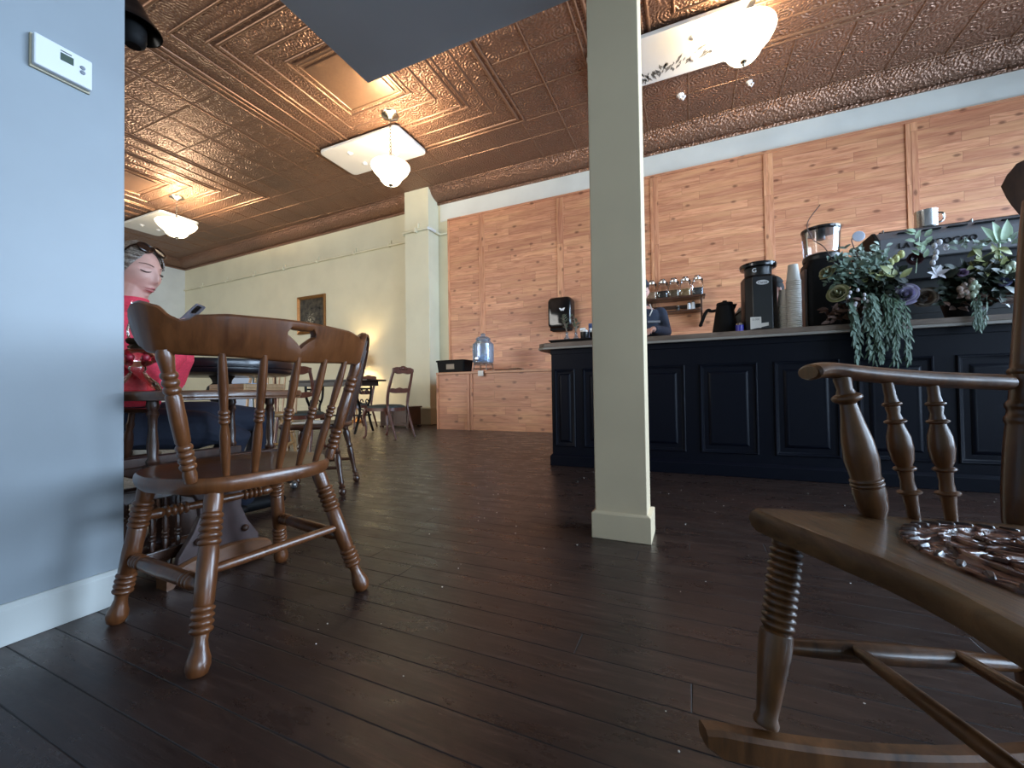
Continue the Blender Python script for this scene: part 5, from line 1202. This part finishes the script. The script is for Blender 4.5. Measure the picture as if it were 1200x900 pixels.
def face_parts(M, par, H, lipm):
    g = G()
    for s in (-1, 1):
        pts = [surf(M, s*(.017+.028*u), .004-.0055*math.sin(math.pi*u)+.001, H, .0015) for u in [i/10 for i in range(11)]]
        g.tube(pts, [.0010+.0012*math.sin(math.pi*i/10)**.6+.0006*(i/10) for i in range(11)], 6)
    g.obj('eyelashes', MAT['lash'], par)
    g = G()
    for s in (-1, 1):
        pts = [surf(M, s*(.014+.036*u), .027+.007*math.sin(math.pi*min(1, u*1.1)*.75), H, .0012) for u in [i/10 for i in range(11)]]
        g.tube(pts, [.0026*(1-.55*i/10) for i in range(11)], 6, flat=.6)
    g.obj('eyebrows', flat('brown brow', (112, 84, 66), .7), par)
    g = G()
    for z, r, wd in ((-.0635, .0033, .020), (-.0725, .0042, .017)):
        pts = [surf(M, -wd+2*wd*i/12, z+(.0018*math.cos((i/12-.5)*9) if z > -.07 else -.001*(1-abs(i-6)/6)), H, .0008) for i in range(13)]
        g.tube(pts, [r*(.25+.75*math.sin(math.pi*i/12)) for i in range(13)], 7)
    g.obj('lips', lipm, par)
def hand_geo(g, wrist, dirv, palm, size=1.0, curl=.7, side=1):
    """palm plus four fingers and a thumb; palm = direction the palm faces"""
    d = Vector(dirv).normalized(); n = Vector(palm); n = (n-d*n.dot(d)).normalized(); s = d.cross(n)*side; W = Vector(wrist); k = size
    rings = []
    for u, w, th in ((-.01, .024, .019), (.02, .030, .017), (.05, .038, .015), (.08, .040, .013), (.092, .037, .010)):
        c = W+d*(u*k); rings.append([c+s*(w*k*math.cos(a))+n*(th*k*math.sin(a)) for a in [2*math.pi*j/14 for j in range(14)]])
    g.loft(rings)
    for i, (o, L, r) in enumerate(((.029, .070, .0085), (.010, .080, .009), (-.010, .074, .0085), (-.028, .058, .0075))):
        p = W+d*(.084*k)+s*(o*k); pts = [p]; ang = 0
        for f in (.42, .33, .25):
            ang += curl*.85; v = d*math.cos(ang)+n*math.sin(ang); p = p+v*(L*f*k); pts.append(p)
        g.tube(pts, [r*k, r*.95*k, r*.88*k, r*.75*k], 10, ends=True)
    p = W+d*(.022*k)+s*(.028*k); v = (d*.55+s*.75+n*.45).normalized(); pts = [p, p+v*.034*k]; v2 = (d*.8+s*.1+n*.7).normalized(); pts += [pts[-1]+v2*.026*k, pts[-1]+v2*.026*k+(d*.7-s*.3+n*.7).normalized()*.022*k]
    g.tube(pts, [.013*k, .011*k, .0095*k, .0075*k], 10, ends=True)
def torso(g, C, rings, fwd):
    f = Vector((fwd[0], fwd[1], 0)).normalized(); s = Vector((f.y, -f.x, 0)); rs = []
    for (cx, cy, cz, w, dp) in rings:
        c = Vector((cx, cy, cz)); rs.append([c+s*(w*abs(math.cos(a))**.85*(1 if math.cos(a) > 0 else -1))+f*(dp*abs(math.sin(a))**.85*(1 if math.sin(a) > 0 else -1)) for a in [2*math.pi*j/26 for j in range(26)]])
    g.loft(rs)
def face_frame(pos, look, tilt=0.0, roll=0.0):
    f = Vector(look).normalized(); up = Vector((0, 0, 1)); x = f.cross(up).normalized(); z = x.cross(f)
    return Matrix.Translation(pos) @ Matrix(((x.x, f.x, z.x, 0), (x.y, f.y, z.y, 0), (x.z, f.z, z.z, 0), (0, 0, 0, 1))) @ Matrix.Rotation(roll, 4, 'Y')

# ---- the woman in red
HP = Vector((-2.315, 1.005, 1.232)); HM = face_frame(HP, (.92, .38, -.12)); HS = 1.06
w = G(); head_geo(w, HM, HS)
w.tube([(-2.335, .985, 1.03), (-2.325, .99, 1.10), (-2.305, 1.0, 1.17)], [.062, .056, .054], 16)
fw = (.62, .78)
TR = [(-2.33, .955, .455, .175, .125), (-2.33, .96, .52, .185, .135), (-2.335, .965, .62, .165, .115), (-2.335, .97, .74, .160, .108), (-2.33, .975, .86, .178, .118), (-2.33, .975, .96, .185, .105), (-2.335, .975, 1.02, .150, .085), (-2.335, .98, 1.06, .075, .062)]
torso(w, None, TR, fw)
RS, LS = Vector((-2.21, .86, .985)), Vector((-2.455, 1.085, .985))
RE, LE = Vector((-2.065, .985, .755)), Vector((-2.235, 1.115, .755))
RW, LW = Vector((-2.125, 1.075, .965)), Vector((-2.19, 1.13, .965))
RW = Vector((-2.10, 1.075, .93)); LW = Vector((-2.20, 1.15, .93))
for S, E_, W_ in ((RS, RE, RW), (LS, LE, LW)): w.tube([S, (S+E_)/2, E_, (E_+W_)/2, W_], [.055, .048, .040, .036, .026], 12, ends=True)
PH = Vector((-2.14, 1.13, 1.034))
hand_geo(w, RW, (PH-RW)+Vector((.02, -.03, .03)), (-.5, .8, .0), .85, .75, 1)
hand_geo(w, LW, (PH-LW)+Vector((-.02, .03, .03)), (.6, -.6, .2), .85, .75, -1)
LEGS = [((-2.26, .95, .53), (-2.15, 1.19, .50), (-2.12, 1.32, .455), (-2.2, 1.28, .24), (-2.28, 1.24, .07)), ((-2.36, 1.03, .54), (-2.24, 1.28, .545), (-2.16, 1.50, .525), (-2.2, 1.50, .33), (-2.30, 1.48, .09))]
for P in LEGS: w.tube(list(map(Vector, P)), [.092, .086, .066, .056, .040], 14, ends=True)
for (a, d) in ((Vector((-2.28, 1.24, .047)), Vector((.25, .95, 0))), (Vector((-2.30, 1.48, .047)), Vector((.25, .95, 0)))):
    w.tube([a-d*.04, a+d*.06, a+d*.15, a+d*.19], [.040, .040, .034, .022], 10, ends=True, flat=.8)
wo = smoothed(w, 'person', MAT['skin'], None, .0042, 3, .5)
tag(wo, 'seated woman in a coral red turtleneck sweater looking down at her phone', 'person')
# sweater
s_ = G(); s_.cur = 0
torso(s_, None, [(a, b, c, d+.014, e+.014) for a, b, c, d, e in TR[2:7]] + [(-2.332, .982, 1.055, .096, .082), (-2.330, .985, 1.075, .070, .070), (-2.324, .992, 1.112, .064, .064)], fw)
for S, E_, W_ in ((RS, RE, RW), (LS, LE, LW)):
    m1 = (S+E_)/2+Vector((.0, .0, -.012)); m2 = (E_+W_)/2; s_.tube([S, m1, E_+Vector((0, 0, -.012)), m2, W_*.93+E_*.07], [.074, .070, .066, .056, .034], 14, ends=True)
so = smoothed(s_, 'sweater', MAT['red'], wo, .006, 4, .5)
p_ = G(); torso(p_, None, [(a, b, c, d+.010, e+.010) for a, b, c, d, e in TR[:3]], fw)
for P in LEGS: p_.tube(list(map(Vector, P)), [.098, .092, .076, .066, .056], 16, ends=True)
smoothed(p_, 'trousers', MAT['navycloth'], wo, .007, 4, .5)
g = G()
for (a, d) in ((Vector((-2.28, 1.24, .047)), Vector((.25, .95, 0))), (Vector((-2.30, 1.48, .047)), Vector((.25, .95, 0)))):
    g.tube([a-d*.05, a+d*.06, a+d*.16, a+d*.20], [.047, .047, .041, .028], 12, ends=True, flat=.85)
g.obj('shoes', MAT['blackmat'], wo)
face_parts(HM, wo, HS, MAT['lip'])
# hair: pulled back cap with strands
g = G(); rs = []
for i in range(25):
    v = i/24
    rs_ = []
    for k in range(61):
        u = -1+2*k/60      # around from one temple over the back to the other
        pass
def hair_pt(az, el, off):
    """az: 0 = front, pi = back; el: 1 = top"""
    dz = math.sin(el); q = math.cos(el); p = head_pt(q*math.sin(az), q*math.cos(az), dz, HS); n_ = p.normalized(); return HM @ (p+n_*off)
rows = []
for i in range(41):
    az = -math.pi+2*math.pi*i/40; a = abs(az)
    low = lerp([(0, .86), (.5, .72), (.95, .34), (1.25, -.05), (1.6, -.25), (2.2, -.75), (math.pi, -.95)], a)
    rows.append([hair_pt(az, low+(math.pi/2-.02-low)*j/16, (.004+.014*min(1, j/4))+.003*math.sin(az*23+j*.5)*min(1, j/3)) for j in range(17)])
n0 = len(g.v); g.v += [p for r_ in rows for p in r_]
for i in range(40):
    for j in range(16): g.f.append([n0+i*17+j, n0+(i+1)*17+j, n0+(i+1)*17+j+1, n0+i*17+j+1]); g.mi.append(0)
rnd = random.Random(2)
for k in range(70):
    az = rnd.choice((-1, 1))*rnd.uniform(.35, 1.5); a = abs(az); lo = lerp([(0, .86), (.5, .72), (.95, .34), (1.25, -.05), (1.6, -.25)], a)
    pts = []
    for j in range(9):
        u = j/8; pts.append(hair_pt(az+(math.pi*.85*(1 if az > 0 else -1)-az)*u, lo*(1-u)+(.15+.5*math.sin(u*3))*u, .016+.006*math.sin(u*3.1)))
    g.tube(pts, [.0035]*8+[.002], 5)
g.ball(HM @ Vector((0, -.13*HS, .02)), (.045, .045, .045), 14, 10)
hm = M_('ash blonde strands'); hc = hm.noise(hm.coord((90, 90, 90)), 1.5, 5); hm = hm.bsdf(Base_Color=hm.ramp(hc, [(.3, lin((92, 78, 66))), (.7, lin((166, 152, 138)))]), Roughness=.45)
g.obj('hair', hm, wo, True, 70)
# sunglasses pushed up into the hair
t = thing('sunglasses', 'dark tortoiseshell sunglasses pushed up on the hair of the woman in red', 'sunglasses', tuple(HP))
IM = Matrix.Translation(-HP) @ HM @ Matrix.Translation((0, .058*HS, .098*HS)) @ Matrix.Rotation(R_(38), 4, 'X')
g = G(); lens = G()
for s in (-1, 1):
    P = [IM @ Vector((s*.036+.031*math.cos(a), .012-.010*((s*.036+.031*math.cos(a))/.07)**2*1.0, .024*math.sin(a))) for a in [2*math.pi*k/24 for k in range(24)]]
    g.tube(P, .0042, 7, True); lens.add(P, [tuple(range(24))])
    g.tube([IM @ Vector(p) for p in ((s*.066, .004, .01), (s*.080, -.02, .008), (s*.086, -.06, .0), (s*.086, -.10, -.014))], .0035, 6)
g.tube([IM @ Vector(p) for p in ((-.007, .012, .006), (0, .015, .009), (.007, .012, .006))], .004, 6)
g.obj('glasses_frame', flat('tortoiseshell', (40, 24, 16), .2, 0, .4), t); lens.obj('lens', flat('brown lens', (44, 30, 24), .08), t)
# phone
t = thing('smartphone', 'grey smartphone held up by the woman in red', 'phone', tuple(PH))
pm_ = (HP-PH).normalized(); xx = pm_.cross(Vector((0, 0, 1))).normalized(); zz = xx.cross(pm_)
PM = Matrix(((xx.x, zz.x, pm_.x, 0), (xx.y, zz.y, pm_.y, 0), (xx.z, zz.z, pm_.z, 0), (0, 0, 0, 1)))
g = G(); g.loft([[PM @ Vector((p[0], p[1], z)) for p in rr_box(.037*s, .075*s, .010)] for z, s in ((-.0045, .95), (-.0035, 1), (.0035, 1), (.0045, .95))]); g.obj('case', flat('silver grey phone case', (150, 150, 160), .25, .4), t)
g = G(); g.loft([[PM @ Vector((p[0]-.016, p[1]+.048, z)) for p in rr_box(.017, .021, .006)] for z in (-.0075, -.004)]); g.obj('camera_bump', MAT['black'], t)
g = G(); g.loft([[PM @ Vector((p[0], p[1], z)) for p in rr_box(.034, .071, .008)] for z in (.0045, .0052)]); g.obj('screen', flat('phone glass', (60, 66, 80), .08), t)

# ---- standing staff behind the bar
def staff(loc, rz, H, label, head_look, shirt, arms, vox=.008, cap=None, hairm=None):
    """local frame: facing +y; H = body height without headwear"""
    k = H/1.75; g = G(); HM_ = face_frame(Vector((0, .02, 1.625))*k, head_look); head_geo(g, HM_, k, 48, 36)
    g.tube([Vector((0, -.01, 1.42))*k, Vector((0, .0, 1.50))*k, Vector((0, .012, 1.58))*k], [.065*k, .055*k, .052*k], 14)
    T = [(0, 0, .86, .165, .115), (0, 0, .95, .17, .12), (0, .0, 1.08, .15, .105), (0, .0, 1.25, .185, .12), (0, -.01, 1.37, .20, .105), (0, -.01, 1.44, .15, .08), (0, -.005, 1.48, .07, .06)]
    T = [tuple(v*k for v in q) for q in T]; torso(g, None, T, (0, 1))
    A = []
    for (S, E_, W_) in arms: A.append([Vector(S)*k, Vector(E_)*k, Vector(W_)*k])
    for S, E_, W_ in A: g.tube([S, (S+E_)/2, E_, (E_+W_)/2, W_], [.055*k, .048*k, .040*k, .036*k, .027*k], 12, ends=True)
    for (S, E_, W_), sd in zip(A, (1, -1)): hand_geo(g, W_, W_-E_+Vector((0, .0, -.05)), (0, 0, -1), k, .45, sd)
    for s in (-1, 1):
        g.tube([Vector((s*.09, 0, .86))*k, Vector((s*.10, .01, .48))*k, Vector((s*.10, -.01, .09))*k], [.085*k, .058*k, .042*k], 12, ends=True)
        g.tube([Vector((s*.10, -.05, .045))*k, Vector((s*.11, .08, .045))*k, Vector((s*.115, .17, .035))*k], [.044*k, .042*k, .03*k], 10, ends=True, flat=.9)
    o = smoothed(g, 'person', MAT['skin'], None, vox, 3, .5); o.location = loc; o.rotation_euler = (0, 0, rz); tag(o, label, 'person')
    c = G(); torso(c, None, [(a, b, z, w_+.014, d_+.014) for a, b, z, w_, d_ in T[:6]], (0, 1)); c.tube([Vector((0, -.02, 1.44))*k, Vector((0, -.015, 1.50))*k], [.085*k, .075*k], 14)
    for S, E_, W_ in A: c.tube([S, (S+E_)/2, E_, (E_+W_)/2, W_*.9+E_*.1], [.072*k, .064*k, .055*k, .048*k, .038*k], 12, ends=True)
    smoothed(c, 'sweatshirt', shirt, o, .009, 3, .5)
    c = G(); torso(c, None, [(a, b, z, w_+.010, d_+.010) for a, b, z, w_, d_ in T[:3]], (0, 1))
    for s in (-1, 1): c.tube([Vector((s*.09, 0, .86))*k, Vector((s*.10, .01, .48))*k, Vector((s*.10, -.01, .08))*k], [.095*k, .07*k, .058*k], 12, ends=True)
    smoothed(c, 'trousers', MAT['navycloth'], o, .010, 3, .5)
    face_parts(HM_, o, k, MAT['lip'])
    c = G(); rows = []
    for i in range(33):
        az = -math.pi+2*math.pi*i/32; a = abs(az); low = lerp([(0, .55 if cap else .75), (1.0, .42), (1.5, .10), (2.0, -.35), (math.pi, -.6)], a)
        rw = []
        for j in range(9):
            el = low+(math.pi/2-.03-low)*j/8; q = math.cos(el); p = head_pt(q*math.sin(az), q*math.cos(az), math.sin(el), k); rw.append(HM_ @ (p+p.normalized()*(.006+.006*min(1, j/2))))
        rows.append(rw)
    n0 = len(c.v); c.v += [p for r_ in rows for p in r_]
    for i in range(32):
        for j in range(8): c.f.append([n0+i*9+j, n0+(i+1)*9+j, n0+(i+1)*9+j+1, n0+i*9+j+1]); c.mi.append(0)
    c.obj('hair', hairm or flat('dark brown hair', (48, 36, 30), .6, 0, .3), o, True, 70)
    return o, HM_, k
po, pm2, pk = staff((-.47, 4.40, 0), R_(200), 1.80, 'man in navy cap and sweatshirt behind the bar, mostly hidden by the column', (.15, 1, -.25), flat('navy sweatshirt', (44, 54, 74), .8, 0, .12, .2),
    [((.19, -.01, 1.40), (.27, .06, 1.16), (.24, .22, 1.22)), ((-.19, -.01, 1.40), (-.21, .11, 1.20), (-.007, .40, 1.19))])
c = G(); rows = []
def cap_geo(HMx, k, brim=True):
    c = G(); rs = []
    for i in range(11):
        el = .42+(math.pi/2-.44)*i/10
        rs.append([HMx @ (Vector((.088*math.cos(el)**.8*math.sin(a), .108*math.cos(el)**.8*math.cos(a)-.004, .018+.118*math.sin(el)**1.2))*k) for a in [2*math.pi*j/32 for j in range(32)]])
    c.loft(rs)
    if brim:
        out = [(.075*math.sin(a), .085*math.cos(a)) for a in [-1.25+2.5*j/12 for j in range(13)]]; out2 = [(.070*math.sin(a)*1.05, .075+.105*math.cos(a)) for a in [1.25-2.5*j/12 for j in range(13)]]
        pl = out+out2; n = len(pl)
        c.add([HMx @ (Vector((x, y, .060-.25*max(0, y-.08)))*k) for x, y in pl]+[HMx @ (Vector((x, y, .064-.25*max(0, y-.08)))*k) for x, y in pl], [tuple(range(n-1, -1, -1)), tuple(range(n, 2*n))]+[(i, (i+1) % n, n+(i+1) % n, n+i) for i in range(n)])
    return c
cap_geo(pm2, pk).obj('cap', flat('navy cap cloth', (24, 30, 44), .8), po, True, 40)
g = G(); g.tube([Vector((.075, .06, 1.49))*pk, Vector((.085, .10, 1.42))*pk, Vector((.05, .135, 1.36))*pk], .006, 6); g.tube([Vector((-.075, .06, 1.49))*pk, Vector((-.085, .10, 1.42))*pk, Vector((-.05, .135, 1.36))*pk], .006, 6); g.obj('neck_cord', MAT['paper'], po)
g = G(); g.box((-.09*pk, .145*pk, 1.30*pk), (.12, .006, .022)); g.obj('chest_stripe', flat('grey print stripe', (150, 152, 160), .7), po, False)
t = thing('card_reader', 'small black device under the hand of the man in the navy cap', 'device', (-.20, 3.80, ZT))
g = G(); g.box2((-.07, -.04, 0), (.07, .05, .02)); g.obj('body', MAT['black'], t, False, bevel=.005)
g = G(); g.box2((-.06, -.01, .02), (.06, .045, .024)); g.obj('screen', MAT['screen'], t, False)
po2, pm3, pk3 = staff((.735, 4.52, 0), R_(115), 1.70, 'person in a black cap behind the bar, glimpsed between coffee server and paper cups', (-.25, 1, -.2), flat('black work shirt', (26, 26, 30), .8, 0, .1),
    [((.19, -.01, 1.40), (.26, .08, 1.14), (.15, .30, 1.10)), ((-.19, -.01, 1.40), (-.27, .08, 1.14), (-.15, .30, 1.10))], hairm=MAT['blackhair'])
cap_geo(pm3, pk3*1.06, False).obj('cap', MAT['blackhair'], po2, True, 40)

# ================================================================== LIGHT AND CAMERA
def area(name, loc, rot, sx, sy, e, col, spread=180):
    l = bpy.data.lights.new(name, 'AREA'); l.shape = 'RECTANGLE'; l.size = sx; l.size_y = sy; l.energy = e; l.color = col; l.spread = R_(spread)
    o = bpy.data.objects.new(name, l); COL.objects.link(o); o.location = loc; o.rotation_euler = rot; return o
DAY = (.58, .77, 1.0)
area('daylight_window', (XR+.25, -.37, 2.28), (0, R_(90), 0), 3.6, 4.5, 330, DAY)
area('daylight_window', (XR+.25, 4.65, 2.28), (0, R_(90), 0), 3.6, 4.5, 600, DAY)
area('daylight_window', ((WX0+WX1)/2, YF-.3, 2.45), (R_(90), 0, 0), 6.8, 3.2, 360, (1.0, .95, .86))  # warm fill added behind the unseen front window for the far wall
W = bpy.data.worlds.new('sky'); SC.world = W; W.use_nodes = True
W.node_tree.nodes['Background'].inputs[0].default_value = (.55, .70, 1.0, 1); W.node_tree.nodes['Background'].inputs[1].default_value = .7
cam = bpy.data.cameras.new('camera'); co = bpy.data.objects.new('camera', cam); COL.objects.link(co)
cam.sensor_fit = 'HORIZONTAL'; cam.sensor_width = 36; cam.lens = 36*CF/1200; cam.clip_start = .02
co.matrix_world = Matrix(((_R.x, _Uc.x, -_F.x, 0), (_R.y, _Uc.y, -_F.y, 0), (_R.z, _Uc.z, -_F.z, CH), (0, 0, 0, 1)))
SC.camera = co
SC.view_settings.view_transform = 'Standard'; SC.view_settings.look = 'None'; SC.view_settings.gamma = 1; SC.view_settings.use_curve_mapping = False
SC.view_settings.exposure = 0.95
SC.cycles.max_bounces = 8; SC.cycles.transparent_max_bounces = 16; SC.cycles.caustics_reflective = False; SC.cycles.caustics_refractive = False
SC.cycles.use_denoising = True; SC.cycles.sample_clamp_indirect = 8
